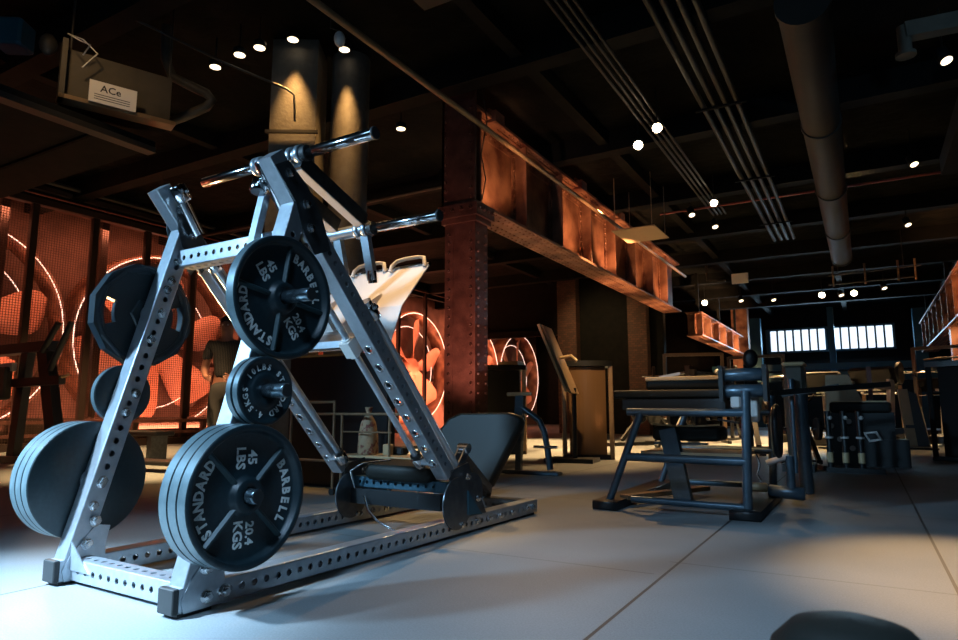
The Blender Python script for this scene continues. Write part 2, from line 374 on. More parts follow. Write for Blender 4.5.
# inner brick partition at depth 17 with an opening to the fan hall
iw = MB().lohi((-6.9, 17, 0), (-4.4, 17.25, 4.4)); iw.lohi((-11, 17, 2.9), (-6.9, 17.25, 4.4))
struct(iw.build('wall_inner', M['ceil2']))
for i, (x0, x1) in enumerate(((-7.25, -6.7), (-5.25, -4.75))):
    struct(MB().lohi((x0, 16.7, 0), (x1, 16.99, 4.39)).build('trim_%d' % (i + 1), M['brick']))
struct(MB().lohi((-9.9, 16.8, 2.72), (-7.26, 16.99, 2.9)).build('trim_3', M['ceil2']))
struct(MB().lohi((-11.32, -4.8, 4.0), (-11.2, 17.0, 4.4)).build('trim_80', M['ceil2']))
# far windows
for i, (x0, x1) in enumerate(((-2.95, -1.05), (-.85, 1.05))):
    fr = MB()
    n = 7
    for k in range(n + 1):
        x = x0 + (x1 - x0) * k / n; fr.lohi((x - .03, 26.9, 2.8), (x + .03, 27.05, 3.62))
    fr.lohi((x0 - .05, 26.9, 2.75), (x1 + .05, 27.05, 2.82)); fr.lohi((x0 - .05, 26.9, 3.60), (x1 + .05, 27.05, 3.67))
    w = struct(fr.build('window_%d' % (i + 1), M['teal']))
    MB().lohi((x0, 27.06, 2.8), (x1, 27.09, 3.62)).build('window_pane', M['window'], w)
for i, (x, y, z, sx, sy, sz) in enumerate(((-.9, 26, 2.15, 8, .25, .22), (-.9, 25, 1.75, 8, .2, .3), (-.85, 26.5, 3.0, .2, .3, 2.6), (-3.3, 26, 2.0, .35, .35, 4), (1.75, 26, 2.0, .35, .35, 4))):
    struct(MB().box((x, y, z), (sx, sy, sz)).build('trim_%d' % (i + 4), M['teal']))

struct(MB().lohi((-4.0, 25.05, 0), (-3.45, 25.5, 4.39)).build('trim_81', M['rust'])); struct(MB().lohi((1.75, 17.6, 0), (2.1, 17.9, 2.44)).build('trim_82', M['rust']))
spot((-2.6, 23.4, 2.0), (-3.7, 25.1, 1.9), 300, (1, .5, .22), 60, .9, .05); spot((1.2, 16.6, 2.0), (1.9, 17.6, 2.0), 200, (1, .55, .26), 60, .9, .05)
# ceiling beams (structure) running across and along
k = 9
for y in (3.0, 5.6, 8.2, 10.8, 13.4, 16.0, 18.6, 21.2, 23.8):
    struct(MB().lohi((-12.7, y, 4.12), (5.2, y + .22, 4.4)).build('trim_%d' % k, M['ceil2'])); k += 1
for x in (-7.6, -2.9, -.45, 2.2):
    struct(MB().lohi((x, -3, 4.22), (x + .14, 27, 4.4)).build('trim_%d' % k, M['ceil2'])); k += 1

# ================================================================== RIVETED GIRDERS AND COLUMN
def rivet(mb, p, n, r=.018):
    a, b, c, L = frame_of((0, 0, 0), n); o = V(p)
    vs = [o + (b * cos(w) + c * sin(w)) * r for w in [2 * pi * i / 6 for i in range(6)]] + [o + a * r * .55 + (b * cos(w) + c * sin(w)) * r * .6 for w in [2 * pi * i / 6 for i in range(6)]]
    mb.add(vs, [[(i + 1) % 6, i, 6 + i, 6 + (i + 1) % 6] for i in range(6)] + [list(range(6, 12))], True)
def girder(name, label, x, y0, y1, z0, z1, w, side=1, pitch=1.18, group=None):
    t = thing(name, label, 'girder', (x, y0, z0), 0, group); L = y1 - y0; H = z1 - z0
    MB().lohi((-.015, 0, .03), (.015, L, H - .03)).build('web', M['rust'], t)
    for nm, z in (('bottom_flange', 0), ('top_flange', H - .035)):
        f = MB().lohi((-w / 2, 0, z), (w / 2, L, z + .035))
        for s in (1, -1): f.lohi((min(.015 * s, .13 * s), 0, z + .035 if z == 0 else z - .02), (max(.015 * s, .13 * s), L, z + .055 if z == 0 else z))
        for s in (1, -1): f.lohi((.015 * s - .01, 0, z + .035 if z == 0 else z - .16), (.015 * s + .01, L, z + .16 if z == 0 else z))
        y = .06
        while y < L:
            for dx in (-.16, -.07, .07, .16): rivet(f, (dx, y, z if z == 0 else z), (0, 0, -1))
            rivet(f, (side * .026, y, .11 if z == 0 else z - .10), (side, 0, 0), .024)
            rivet(f, (side * w / 2 * .82, y, z + .035), (0, 0, 1), .024)
            y += .115
        f.build(nm, M['rust'], t)
    y = .12; 
    while y < L:
        s = MB()
        for q in (1, -1):
            s.lohi((min(.015 * q, w / 2 * .92 * q), -.012, .04), (max(.015 * q, w / 2 * .92 * q), .012, H - .04))
            s.lohi((min(.015 * q, .035 * q), -.09, .04), (max(.015 * q, .035 * q), .09, H - .04))
        z = .14
        while z < H - .1:
            for dy in (-.06, .06): rivet(s, (side * .035, dy, z), (side, 0, 0), .023)
            z += .085
        o = s.build('stiffener', M['rust'], t); o.location = (0, y, 0)
        y += pitch
    if z1 < 4.0:
        for yy in (.5, L * .5, L - .5): MB().lohi((-.04, yy, H), (.04, yy + .08, 4.4 - z0)).build('hanger', M['ceil2'], t)
    return t
g1 = girder('riveted_girder', 'long rust-red riveted girder carried by the riveted column, amber lit', -3.80, 6.08, 15.6, 2.93, 4.10, .42)
for yy in (.35, 3.1, 5.0):   # saddle brackets on the top flange
    b = MB().lohi((.10, yy, 1.10), (.26, yy + .22, 1.24)); b.lohi((.12, yy + .04, 1.24), (.15, yy + .18, 1.30))
    for s in (.04, .18): rivet(b, (.26, yy + s, 1.17), (1, 0, 0), .02)
    b.build('saddle_bracket', M['rust'], g1)
MB().lohi((-.19, -.02, .04), (.19, -.0, 1.13)).build('end_plate', M['rust'], g1)
girder('riveted_girder', 'distant orange-lit riveted girder hanging left of the far windows', -3.8, 17.9, 25.0, 2.60, 3.25, .42)
girder('riveted_girder', 'distant riveted girder hanging above the black round tower', 1.9, 12.5, 25.0, 2.45, 3.4, .42, side=-1)
# the column
t = thing('riveted_column', 'rust-red riveted steel column carrying the long girder', 'column', (-3.80, 6.20, 0))
c = MB().lohi((-.02, -.13, 0), (.02, .13, 2.72)); c.build('web', M['rust_dk'], t)
for s in (1, -1):
    f = MB().lohi((min(.17 * s, .20 * s), -.13, 0), (max(.17 * s, .20 * s), .13, 2.72))
    f.lohi((min(.09 * s, .20 * s), -.145, 0), (max(.09 * s, .20 * s), -.13, 2.72))
    z = .08
    while z < 2.70:
        rivet(f, (s * .145, -.145, z), (0, -1, 0), .022)
        if s > 0:
            rivet(f, (.20, -.08, z), (1, 0, 0), .022); rivet(f, (.20, .08, z), (1, 0, 0), .022)
        z += .105
    f.build('flange', M['rust_dk'], t)
f = MB().lohi((-.09, -.138, 0), (.09, -.115, 2.72)); f.build('cover_plate', M['rust_dk'], t)
cp = MB().lohi((-.23, -.18, 2.72), (.23, .16, 2.78)); cp.lohi((-.26, -.21, 2.78), (.26, .19, 2.925))
for q in (-.18, -.06, .06, .18): rivet(cp, (q, -.21, 2.86), (0, -1, 0), .024); rivet(cp, (.26, q * .8, 2.86), (1, 0, 0), .024)
cp.build('capital', M['rust_dk'], t)
u = MB().lohi((-.22, -.19, 2.925), (.22, -.15, 4.38)); u.lohi((-.22, -.19, 2.925), (-.19, -.13, 4.38))
z = 3.0
while z < 4.3:
    for q in (-.17, .17): rivet(u, (q, -.19, z), (0, -1, 0), .022)
    z += .105
u.build('upper_plate', M['rust_dk'], t)
MB().lohi((-.26, -.2, 0), (.26, .2, .04)).build('base_plate', M['rust_dk'], t)
t = MB().path([(-3.55, 6.12, 4.3), (-3.5, 6.15, 3.9), (-3.55, 6.1, 3.5), (-3.5, 6.12, 3.2), (-3.54, 6.1, 2.96)], .007, 6).build('hanging_cable', M['pipe'])
tag(t, 'thin loose cable hanging beside the top of the riveted column', 'cable')

# ================================================================== RED FAN HALL BEHIND THE CAGE
def make_fan():
    t = thing('industrial_fan', 'fan', 'fan', (0, 0, 0)); R = 1.73
    h = MB()
    h.lathe((-.45, 0, 0), (1, 0, 0), [(0, R + .04), (.5, R + .04), (.5, R - .02), (0, R - .02)], 64); h.build('housing', M['rust'], t)
    for rr, xx in ((R - .02, .06), (R - .42, -.30)):
        MB().path([(xx, rr * cos(w), rr * sin(w)) for w in [2 * pi * i / 72 for i in range(72)]], .010, 6, True).build('light_ring', M['led'], t)
    MB().lathe((-.4, 0, 0), (1, 0, 0), [(0, .02), (0, .30), (.32, .28), (.42, .18), (.45, .01)], 24).build('hub', M['salmon'], t)
    for kk in range(6):
        an = 2 * pi * kk / 6 + .26; rad = V((0, cos(an), sin(an))); tg = V((0, -sin(an), cos(an)))
        prof = [(.22, .10), (.5, .17), (.8, .27), (1.1, .36), (1.35, .38), (1.48, .32), (1.56, .2)]
        vs = []
        for (r_, w_) in prof:
            for s in (-1, -.33, .33, 1):
                vs.append(rad * r_ + tg * w_ * s + V((-.2 + .16 * s + .03 * (1 - s * s), 0, 0)))
        n0 = len(vs); vs += [v - V((.02, 0, 0)) for v in vs]; fs = []
        for i in range(len(prof) - 1):
            for j in range(3):
                q = [i * 4 + j, i * 4 + j + 1, i * 4 + j + 5, i * 4 + j + 4]; fs.append(q); fs.append([n0 + x for x in q[::-1]])
            for j in (0, 3): fs.append([i * 4 + j, i * 4 + 4 + j, n0 + i * 4 + 4 + j, n0 + i * 4 + j])
        for i in (0, len(prof) - 1):
            for j in range(3): fs.append([i * 4 + j, i * 4 + j + 1, n0 + i * 4 + j + 1, n0 + i * 4 + j])
        MB().add(vs, fs, True).build('blade', M['salmon'], t)
    fb = MB()
    for zz in (-.35, .35): fb.bar((-.42, -R, zz), (-.42, R, zz), .08, .08); fb.lohi((-.65, -R, zz - .04), (-.40, -R + .12, zz + .04)); fb.lohi((-.65, R - .12, zz - .04), (-.40, R, zz + .04))
    fb.bar((-.42, 0, -R), (-.42, 0, -.3), .1, .1); fb.build('rear_brace', M['rust'], t)
    return t
fan0 = make_fan(); FL = ['huge red-lit industrial fan behind the wire cage at its near end', 'second huge red-lit fan, partly hidden by the grip plate',
      'red-lit fan seen between the rack rails and the tote bag',
      'red-lit fan with salmon blades just beside the riveted column', 'red-lit fan behind the opening, near the round-topped tower', 'farthest red-lit fan, seen through the opening under the tilted plate']
for i, y in enumerate((4.42, 8.02, 13.15, 16.75, 20.35, 23.95)):
    f = fan0 if i == 0 else copy_tree(fan0)
    f.location = (-12.15, y, 1.97); f['label'] = FL[i]; f['group'] = 'red-lit wall fans'
# cage: posts, top beam, wire panels
def cage_post():
    return MB().lohi((-.05, -.05, 0), (.05, .05, 3.9)).mesh('cage_post', M['cageblack'])
def wire_panel(Lp):
    m = MB(); y = 0.0
    while y <= Lp + .001:
        m.lohi((-.003, y - .0035, .12), (.003, y + .0035, 3.86)); y += .04
    z = .12
    while z < 3.87:
        m.lohi((-.004, 0, z - .0035), (.004, Lp, z + .0035)); z += .04
    return m
PY = [3.2 + .96 * i for i in range(9)]; CX = -11.25
ct = thing('wire_cage', 'tall black steel wire-mesh cage in front of the red-lit fans', 'cage', (CX, 3.2, 0))
pm = cage_post(); wm = wire_panel(.86).mesh('wire_panel', M['wire'])
for i, y in enumerate(PY):
    o = bpy.data.objects.new('post', pm); COL.objects.link(o); o.parent = ct; o.location = (0, y - 3.2, 0)
    if i < 8:
        o = bpy.data.objects.new('wire_panel', wm); COL.objects.link(o); o.parent = ct; o.location = (0, y - 3.2 + .05, 0)
MB().lohi((-.06, -.3, 3.9), (.08, 7.8, 4.0)).build('top_rail', M['cageblack'], ct)
MB().lohi((-.06, -.3, 0), (.08, 7.8, .12)).build('bottom_rail', M['cageblack'], ct)
for y in (12.0, 13.6, 14.6, 15.9, 17.2, 18.5):
    tag(at(MB().lohi((-.045, -.045, 0), (.045, .045, 4.1)).build('steel_post', M['cageblack']), (CX + .05, y, 0)),
        'thin dark steel post standing in front of the fans beyond the wire cage', 'post', 'dark posts in front of the fans')
for y in (4.85, 6.45, 8.3, 9.6):
    tag(at(MB().lohi((-.06, -.06, 0), (.06, .06, 4.1)).build('steel_post', M['cageblack']), (-11.62, y, 0)), 'dark steel post standing between the wire cage and the fans', 'post', 'dark posts behind the wire cage')
tag(MB().lohi((-11.55, 3.2, 0), (-11.45, 10.8, .0 + .5)).build('low_wall', M['cageblack']), 'low dark wall at the foot of the wire cage', 'wall')
tag(MB().lohi((-11.3, 2.6, 4.12), (-11.1, 18.5, 4.19)).build('cable_tray', M['cageblack']), 'long dark cable tray running above the wire cage', 'tray')
tag(MB().cyl((-11.0, 2.6, 4.0), (-11.0, 14, 4.0), .012, 6).build('red_pipe', M['reddish']), 'thin red pipe along the top of the wire cage', 'pipe')
tag(MB().cyl((-10.9, 2.6, 4.2), (-10.9, 14, 4.2), .035, 8).build('dark_pipe', M['pipe']), 'dark pipe hung just above the wire cage', 'pipe')

# ================================================================== CEILING SERVICES
tag(MB().cyl((-3.42, 2.9, 3.73), (-3.42, 15.4, 3.73), .03, 10).build('sprinkler_pipe', M['tan']), 'slim tan pipe running diagonally across the amber girder', 'pipe')
for i, x in enumerate((-1.36, -1.24, -1.12, -1.0)):
    m = MB().cyl((x, 2.0, 4.08), (x, 14.3, 4.08), .032, 10)
    tag(m.build('ceiling_conduit', M['pipe']), 'thick grey conduit in the bundle of four, number %s from the girder side' % ('one', 'two', 'three', 'four')[i], 'conduit', 'bundle of four thick conduits')
for i, x in enumerate((-2.12, -2.05, -1.98, -1.91)):
    tag(MB().cyl((x, 2.0, 4.12), (x, 12, 4.12), .016, 8).build('thin_conduit', M['pipe']), 'thin grey conduit in the bundle between the girder and the thick conduits', 'conduit', 'bundle of thin conduits')
for j, y in enumerate((4.7, 7.4, 10.1, 12.8)):
    tag(MB().lohi((-1.45, y, 4.03), (-.9, y + .04, 4.05)).build('conduit_strap', M['ceil2']), 'dark strap under the bundle of four thick conduits', 'strap', 'straps under the thick conduits')
dt = thing('round_duct', 'wide round ventilation duct running along the dark ceiling', 'duct', (-.2, 5.3, 3.78))
MB().cyl((0, 0, 0), (0, 10, 0), .19, 28).build('duct_pipe', M['duct'], dt)
for y in (0.02, 2.5, 5, 7.5, 9.9): MB().cyl((0, y - .03, 0), (0, y + .03, 0), .205, 28).build('collar', M['duct'], dt)
tag(MB().lohi((1.1, 7.4, 3.75), (1.9, 10.4, 4.0)).build('flat_duct', M['ceil2']), 'flat dark duct under the ceiling beside the round duct', 'duct')
tag(MB().lohi((-3.0, 1.0, 4.0), (-2.2, 4.2, 4.25)).build('flat_duct', M['duct']), 'wide flat grey duct under the ceiling ahead of the girder', 'duct')
tag(MB().cyl((-2.9, 11.3, 4.07), (2.5, 11.3, 4.07), .018, 6).build('red_pipe', M['reddish']), 'thin red pipe crossing behind the round duct', 'pipe')
tag(MB().cyl((-11.0, 8.0, 4.02), (-4.3, 8.0, 4.02), .03, 6).build('cross_pipe', M['pipe']), 'dark pipe crossing the ceiling behind the columns', 'pipe')
hs = MB().lohi((-3.35, 9.95, 3.5), (-2.65, 10.85, 3.515)); [hs.cyl((x, y, 3.51), (x, y, 4.4), .005, 6) for x in (-3.3, -2.7) for y in (10.0, 10.8)]
tag(hs.build('hanging_sheet', M['sheet']), 'flat tan board hanging under the ceiling beside the girder', 'board')
tag(MB().lohi((-2.4, 15.4, 3.45), (-2.05, 15.43, 3.68)).build('ceiling_sign', M['paper']), 'small pale notice hung under the far ceiling', 'sign')
tag(MB().path([(-2.9, 15.2, 3.9), (-2.9, 15.2, 3.55), (-2.5, 15.2, 3.5)], .025, 8).build('ceiling_pipe', M['pipe']), 'bent grey pipe beside the small ceiling notice', 'pipe')
# soffit and unit upper left
sf = thing('soffit_board', 'large dark framed ceiling board beneath the metal duct unit', 'board', (-6.45, 2.95, 3.03))
MB().lohi((-1.9, -1.4, 0), (.95, .5, .06)).build('panel', M['ceil2'], sf)
for y in (-.75, 0.0): MB().lohi((-1.9, y, -.02), (.85, y + .03, 0)).build('batten', M['ceil'], sf)
MB().lohi((.85, -1.4, -.05), (.97, .5, 0)).build('edge_trim', M['pipe'], sf)
ac = thing('duct_unit', 'brownish open metal ventilation unit hanging in the dark ceiling corner', 'unit', (-5.46, 3.06, 3.18))
rzac = radians(69)
ac.rotation_euler = (0, 0, rzac)
MB().lohi((-.42, .0, .04), (.42, .03, .48)).build('back_panel', M['acgrey'], ac)
MB().lohi((-.45, -.10, .0), (.45, .05, .035)).build('lower_rim', M['tan'], ac)
MB().lohi((-.45, -.10, .0), (-.41, .03, .52)).build('side_rim', M['acgrey'], ac)
MB().lohi((-.42, .03, .04), (.43, .32, .46)).build('unit_body', M['ceil'], ac)
for q in (-.38, .4): MB().cyl((q, .03, .4), (q, .03, 1.22), .01, 6).build('hanger', M['pipe'], ac)
sg = MB().lohi((-.24, -.125, .02), (.12, -.115, .21)).build('sign', M['paper'], ac)
tx = MB(); put_text(tx, 'ACe', .085, (-.08, -.1262, .148), (1, 0, 0), (0, 0, 1), bold=.001)
for q in (.09, .07, .05): tx.lohi((-.20, -.1262, q), (.07, -.1255, q + .006))
tx.build('lettering', M['ink'], sg)
MB().path([(-.30, -.08, .42), (-.26, -.14, .5), (-.34, -.2, .48), (-.42, -.1, .56), (-.3, .0, .6), (-.2, -.12, .45), (-.3, -.1, .3)], .006, 6).build('cable', M['white'], ac)
tag(MB().box((-5.95, 2.42, 3.74), (.24, .22, .24), .6, bev=.02).build('junction_box', M['teal']), 'bluish box in the ceiling corner near the duct unit', 'box')
tag(MB().sphere((-5.80, 2.62, 3.72), .07, 12, (1, 1, 1.4)).build('wrapped_cable_bundle', M['acgrey']), 'pale wrapped bundle hanging by the duct unit', 'bundle')
tag(MB().path([(-5.63, 3.56, 4.35), (-5.62, 3.57, 4.0), (-5.57, 3.62, 3.83), (-5.42, 3.70, 3.74), (-5.28, 3.80, 3.66), (-5.24, 3.83, 3.60), (-5.30, 3.82, 3.54), (-5.55, 3.74, 3.46), (-5.77, 3.66, 3.40)], .045, 12).build('bent_pipe', M['acgrey']), 'fat grey pipe with two bends near the ceiling spotlights', 'pipe')
tag(MB().path([(-5.49, 3.08, 4.15), (-5.1, 3.85, 3.95), (-4.72, 4.28, 3.78), (-4.66, 4.33, 3.72), (-4.65, 4.34, 3.45)], .012, 8).build('black_cable', M['rubber']), 'black cable sagging in front of the square lit column', 'cable')
# lit columns
c1 = MB().box((0, 0, 2.19), (.46, .46, 4.38)); o = tag(c1.build('square_column', M['concrete']), 'square concrete column lit by a warm ceiling spotlight', 'column'); at(o, (-4.87, 4.60, 0), radians(32))
tag(at(MB().cyl((0, 0, 0), (0, 0, 4.38), .20, 40).build('round_column', M['concrete']), (-4.53, 5.00, 0)), 'round concrete column lit by a warm ceiling spotlight', 'column')
o = MB().lohi((-.26, -.02, 0), (.26, .01, .03)).build('wall_rail', M['pipe']); at(o, (-4.735, 4.385, 3.36), radians(32)); tag(o, 'short horizontal rail across the square lit column', 'rail')
def lamp_body(name, label, p, tgt, bright=True, r=.045, L=.14):
    t = thing(name, label, 'spotlight', p); d = (V(tgt) - V(p)).normalized()
    MB().cyl(d * -L, (0, 0, 0), r * 1.05, 16, bev=.004).build('housing', M['black'], t)
    b = MB().cyl((0, 0, 0), d * .004, r * .88, 16); b.build('lens', M['lamp' if bright else 'lampdim'], t)
    hz = 4.38 - p[2]
    MB().cyl(d * -L * .6, V((0, 0, hz)) + d * -L * .6, .008, 6).build('stem', M['black'], t)
    return t
CAM = (0, 0, CH)
LMP = [((-1.87, 7.31, 3.9), 'bright spotlight facing outward, upper of the pair by the thin conduits', 'c'),
       ((-2.21, 7.69, 3.9), 'bright spotlight facing outward, lower of the pair by the thin conduits', 'c'),
       ((-1.85, 10.56, 3.9), 'bright spotlight farther along the thin conduits', 'c'),
       ((-2.30, 11.05, 3.9), 'tilted spotlight just behind the single bright one on the thin conduits', 'd'),
       ((-2.1, 12.0, 3.9), 'tilted spotlight under the thin conduits beyond the single bright one', 'd'),
       ((-4.03, 20.6, 3.9), 'bright far spotlight nearest the end of the amber girder', 'c'),
       ((-.84, 20.9, 3.9), 'bright far spotlight above the windows, first of the pair', 'c'),
       ((-.04, 21.0, 3.9), 'bright far spotlight above the windows, second of the pair', 'c'),
       ((-3.0, 20.8, 3.9), 'dim far spotlight above the windows beside the single bright one', 'd'),
       ((-2.1, 20.8, 3.85), 'dim far spotlight in the middle of the far row', 'd'),
       ((-.35, 20.9, 3.85), 'dim far spotlight between the two bright far ones', 'd'),
       ((.7, 20.9, 3.95), 'dim far spotlight at the end of the far row', 'd'),
       ((.80, 10.2, 3.9), 'ceiling spotlight shining down beyond the flat dark duct', 'd'),
       ((.88, 7.1, 3.85), 'ceiling spotlight shining down by the grey sleeve pipe', 'd'),
       ((.88, 13.4, 3.85), 'tilted ceiling spotlight over the round black tower', 'd')]
for p, lb, md in LMP:
    if md == 'c':
        d = V((CAM[0] - p[0], CAM[1] - p[1], CAM[2] - p[2])).normalized(); tg = V(p) + d * 2 + V((0, 0, -.5))
        lamp_body('ceiling_spotlight', lb, p, tg, True, .062 if p[1] < 15 else .09)
    else: lamp_body('ceiling_spotlight', lb, p, (p[0] + .3, p[1] - .35, p[2] - 1), False, .055 if p[1] < 15 else .07)
for p, lb in (((-4.68, 4.30, 4.30), 'recessed spotlight shining onto the square lit column'), ((-4.36, 4.70, 4.30), 'recessed spotlight shining onto the round lit column'),
              ((-5.05, 3.97, 4.08), 'ceiling spotlight near the bent fat pipe, outer of two'), ((-4.78, 3.98, 4.08), 'ceiling spotlight between the bent pipe and the square column'),
              ((-4.54, 5.9, 3.95), 'ceiling spotlight behind the round lit column'), ((-5.45, 4.0, 4.08), 'small ceiling spotlight just above the fat bent pipe')):
    lamp_body('ceiling_downlight', lb, p, (p[0], p[1], p[2] - 1), False, .06, .06)
spot((-4.68, 4.30, 4.285), (-4.71, 4.35, 2.4), 420, (1, .52, .16), 44, 1.0, .03, 'column_lamp')
spot((-4.36, 4.70, 4.285), (-4.39, 4.77, 2.4), 380, (1, .52, .16), 44, 1.0, .03, 'column_lamp')
ls = thing('loudspeaker', 'small grey ceiling loudspeaker on a bracket above the lit columns', 'speaker', (-3.96, 4.20, 4.03))
MB().sphere((0, 0, 0), .062, 14, (.8, .9, 1.25)).build('speaker_body', M['white'], ls); MB().path([(0, 0, .08), (-.08, -.04, .12), (-.08, -.04, .36)], .006, 6).build('bracket', M['pipe'], ls)
# grey sleeve top right
sl = thing('sleeve_pipe', 'grey square duct arm with a short round drop at its end', 'pipe', (.49, 6.08, 3.66))
MB().bar((0, 0, .05), (1.1, .25, .12), .12, .13).build('arm', M['acgrey'], sl); MB().cyl((0, 0, -.14), (0, 0, .1), .05, 16).build('drop', M['acgrey'], sl)
MB().cyl((0, 0, -.16), (0, 0, -.13), .075, 16).build('collar', M['acgrey'], sl)
spot((1.9, 4.6, 3.0), (.9, 6.2, 3.75), 40, COOL, 50, .9, .1)
# track fixture far right
tf = thing('light_track', 'thin hanging lighting track with clamps above the far windows', 'track', (.2, 16.0, 3.55))
MB().cyl((-.7, 0, 0), (1.0, 0, .05), .02, 6).build('rail', M['pipe'], tf); MB().cyl((-.7, 0, -.2), (.9, 0, -.18), .02, 6).build('rail', M['pipe'], tf)
for q in (-.5, .7): MB().cyl((q, 0, 0), (q, 0, .85), .008, 6).build('hanger', M['pipe'], tf)
for q in (-.6, 0, .6, .9): MB().cyl((q, 0, -.25), (q, 0, .2), .02, 6).build('clamp', M['tan'], tf)

# ================================================================== PLATE-LOADED LEG PRESS RACK
RX = radians(-1.6); RL = (-1.844, 1.336, 0)
rk = thing('leg_press', 'silver plate-loaded leg press with punched steel frame on the grey floor', 'leg press', RL, RX)
S = .076; WF = -.711            # tube size; inner face of the far frame
BM = MB(); 
BM._rev(V((0, 0, 0)), V((1, 0, 0)), V((0, 1, 0)), V((0, 0, 1)), [(0, .019), (.004, .019), (.004, .019)], 20)
BM._rev(V((0, 0, 0)), V((1, 0, 0)), V((0, 1, 0)), V((0, 0, 1)), [(.004, .0155), (.014, .0155), (.016, .013)], 6, smooth=False)
BM.cyl((.014, 0, 0), (.022, 0, 0), .008, 10)
bolt_me = BM.mesh('bolt', M['bolt'])
def bolt(par, p, d=(1, 0, 0), sc=1.0):
    o = bpy.data.objects.new('bolt', bolt_me); COL.objects.link(o); o.parent = par; o.location = p
    o.rotation_euler = V(d).to_track_quat('X', 'Z').to_euler(); o.scale = (sc,) * 3; return o
UD = V((0, .386 - .0, 1.42 - .04)).normalized()                 # upright direction in (v, z)
ND = V((0, -UD.z, UD.y))                                          # towards -v (front face normal)
ID = V((0, .98, -1.055)).normalized(); IN = V((0, -ID.z, ID.y))   # inclined rail direction and its upper normal (+v,+z)
for side, u1 in (('near', 0.0), ('far', WF)):
    u0 = u1 - S; uc = (u0 + u1) / 2
    br = MB(); ptube(br, (uc, .0, S / 2 + .012), (uc, 2.40, S / 2 + .012), S, S, (0, 0, 1), {'+b': (.024, .0508, .13, 2.36), '-b': (.024, .0508, .13, 2.36)})
    br_o = br.build('base_rail', M['silver'], rk)
    MB().lohi((u0 - .001, -.022, .012), (u1 + .001, .0, S + .013), bev=.003).build('end_cap', M['rubber'], br_o)
    for vv in (.05, 2.3): MB().lohi((u0 + .005, vv - .05, 0), (u1 - .005, vv + .07, .012)).build('rubber_foot', M['rubber'], br_o)
    # upright: front face passes (0,.04) - (.386,1.42)
    pf0 = V((uc, .012, .085)); pf1 = V((uc, .386, 1.42)); cen0 = pf0 - ND * S / 2; cen1 = pf1 - ND * S / 2
    up = MB(); ptube(up, cen0, cen1, S, S, -ND, {'+b': (.024, .0508, .30, 1.28), '-b': (.024, .0508, .30, 1.28)})
    up.build('upright', M['silver'], rk)
    # top piece bends forward
    TD = V((0, -.104, .112)).normalized(); TD = V((0, .279 - .386, 1.545 - 1.42)).normalized(); TN = V((0, -TD.z, TD.y))
    q0 = pf1 - TN * S / 2 * -1; tn = V((0, -TD.z, TD.y))
    a0 = V((uc, .386, 1.42)) + V((0, TD.z, -TD.y)) * S / 2
    tp = MB(); ptube(tp, a0, a0 + TD * .185, S, S, tn, {}); tp.build('top_post', M['silver'], rk)
    # gusset on the inner/outer face at the bend
    for uu in (u1, u0 - .005):
        if side == 'far' and uu == u1: pass
        gp = [(.285, 1.535), (.35, 1.575), (.45, 1.50), (.53, 1.40), (.585, 1.27), (.50, 1.235), (.44, 1.31), (.395, 1.42)] if side == 'near' else [(.36, 1.56), (.42, 1.50), (.50, 1.40), (.54, 1.30), (.50, 1.24), (.40, 1.34), (.37, 1.42)]
        MB().prism(gp, (uu, 0, 0), (0, 1, 0), (0, 0, 1), (1, 0, 0), .005).build('gusset', M['darksteel'], rk)
    for (v_, z_) in ([(.355, 1.525), (.445, 1.425), (.47, 1.335)] if side == 'near' else [(.375, 1.50), (.44, 1.40), (.38, 1.27), (.34, 1.14)]): bolt(rk, (u1 + (.005 if z_ > 1.28 else 0), v_, z_))
    # inclined rail; lower face passes (.44,1.36)-(1.455,.28)
    r0 = V((uc, .455, 1.345)) + IN * S / 2; r1 = V((uc, 1.44, .285)) + IN * S / 2
    ir = MB(); ptube(ir, r0, r1, S, S, -IN, {'+b': (.022, .0508, .10, 1.38), '-b': (.022, .0508, .10, 1.38), '+c': (.030, .1016, .62, 1.35)})
    ir_o = ir.build('inclined_rail', M['silver'], rk)
    for kk in range(8):
        p = r0 + ID * (.62 + .1016 * kk) - IN * (S / 2 + .001)
        MB().lathe(p + IN * .001, -IN, [(0, .0235), (.004, .0225), (.004, .0155), (0, .015)], 20).build('bushing', M['chrome'], ir_o)
    # lower disc and foot bracket
    MB().cyl((u1 + .001, 1.515, .165), (u1 + .009, 1.515, .165), .128, 48).build('pivot_disc', M['darksteel'], rk)
    MB().cyl((u1 - .03, 1.66, .205), (u1 + .004, 1.66, .205), .10, 48).build('pivot_disc', M['darksteel'], rk) if side == 'near' else None
    MB().prism([(1.44, .10), (1.80, .085), (1.62, .36), (1.46, .33)], (u1 - .006, 0, 0), (0, 1, 0), (0, 0, 1), (1, 0, 0), .006).build('foot_gusset', M['darksteel'], rk)
    if side == 'near':
        tri = MB().prism([(1.60, .10), (1.74, .085), (1.60, .22)], (u1 + .0095, 0, 0), (0, 1, 0), (0, 0, 1), (1, 0, 0), .004); tri.build('tab', M['teal'], rk)
    for (v_, z_) in ((1.56, .055), (1.70, .055), (1.82, .05), (1.95, .05), (2.08, .05), (2.26, .05), (2.34, .05), (1.60, .29), (1.70, .17)): bolt(rk, (u1 + (.009 if z_ > .1 else 0), v_, z_), sc=.95)
    # front foot gusset plate with four bolts
    MB().prism([(.015, .012), (.20, .014), (.16, .055), (.155, .12), (.17, .19), (.115, .20), (.03, .10), (.005, .05)], (u1, 0, 0), (0, 1, 0), (0, 0, 1), (1, 0, 0), .005).build('foot_gusset', M['silver'], rk)
    for (v_, z_) in ((.085, .135), (.09, .048), (.155 if side == 'near' else .11, .215 if side == 'far' else .05)): bolt(rk, (u1 + .005, v_, z_), sc=1.15)
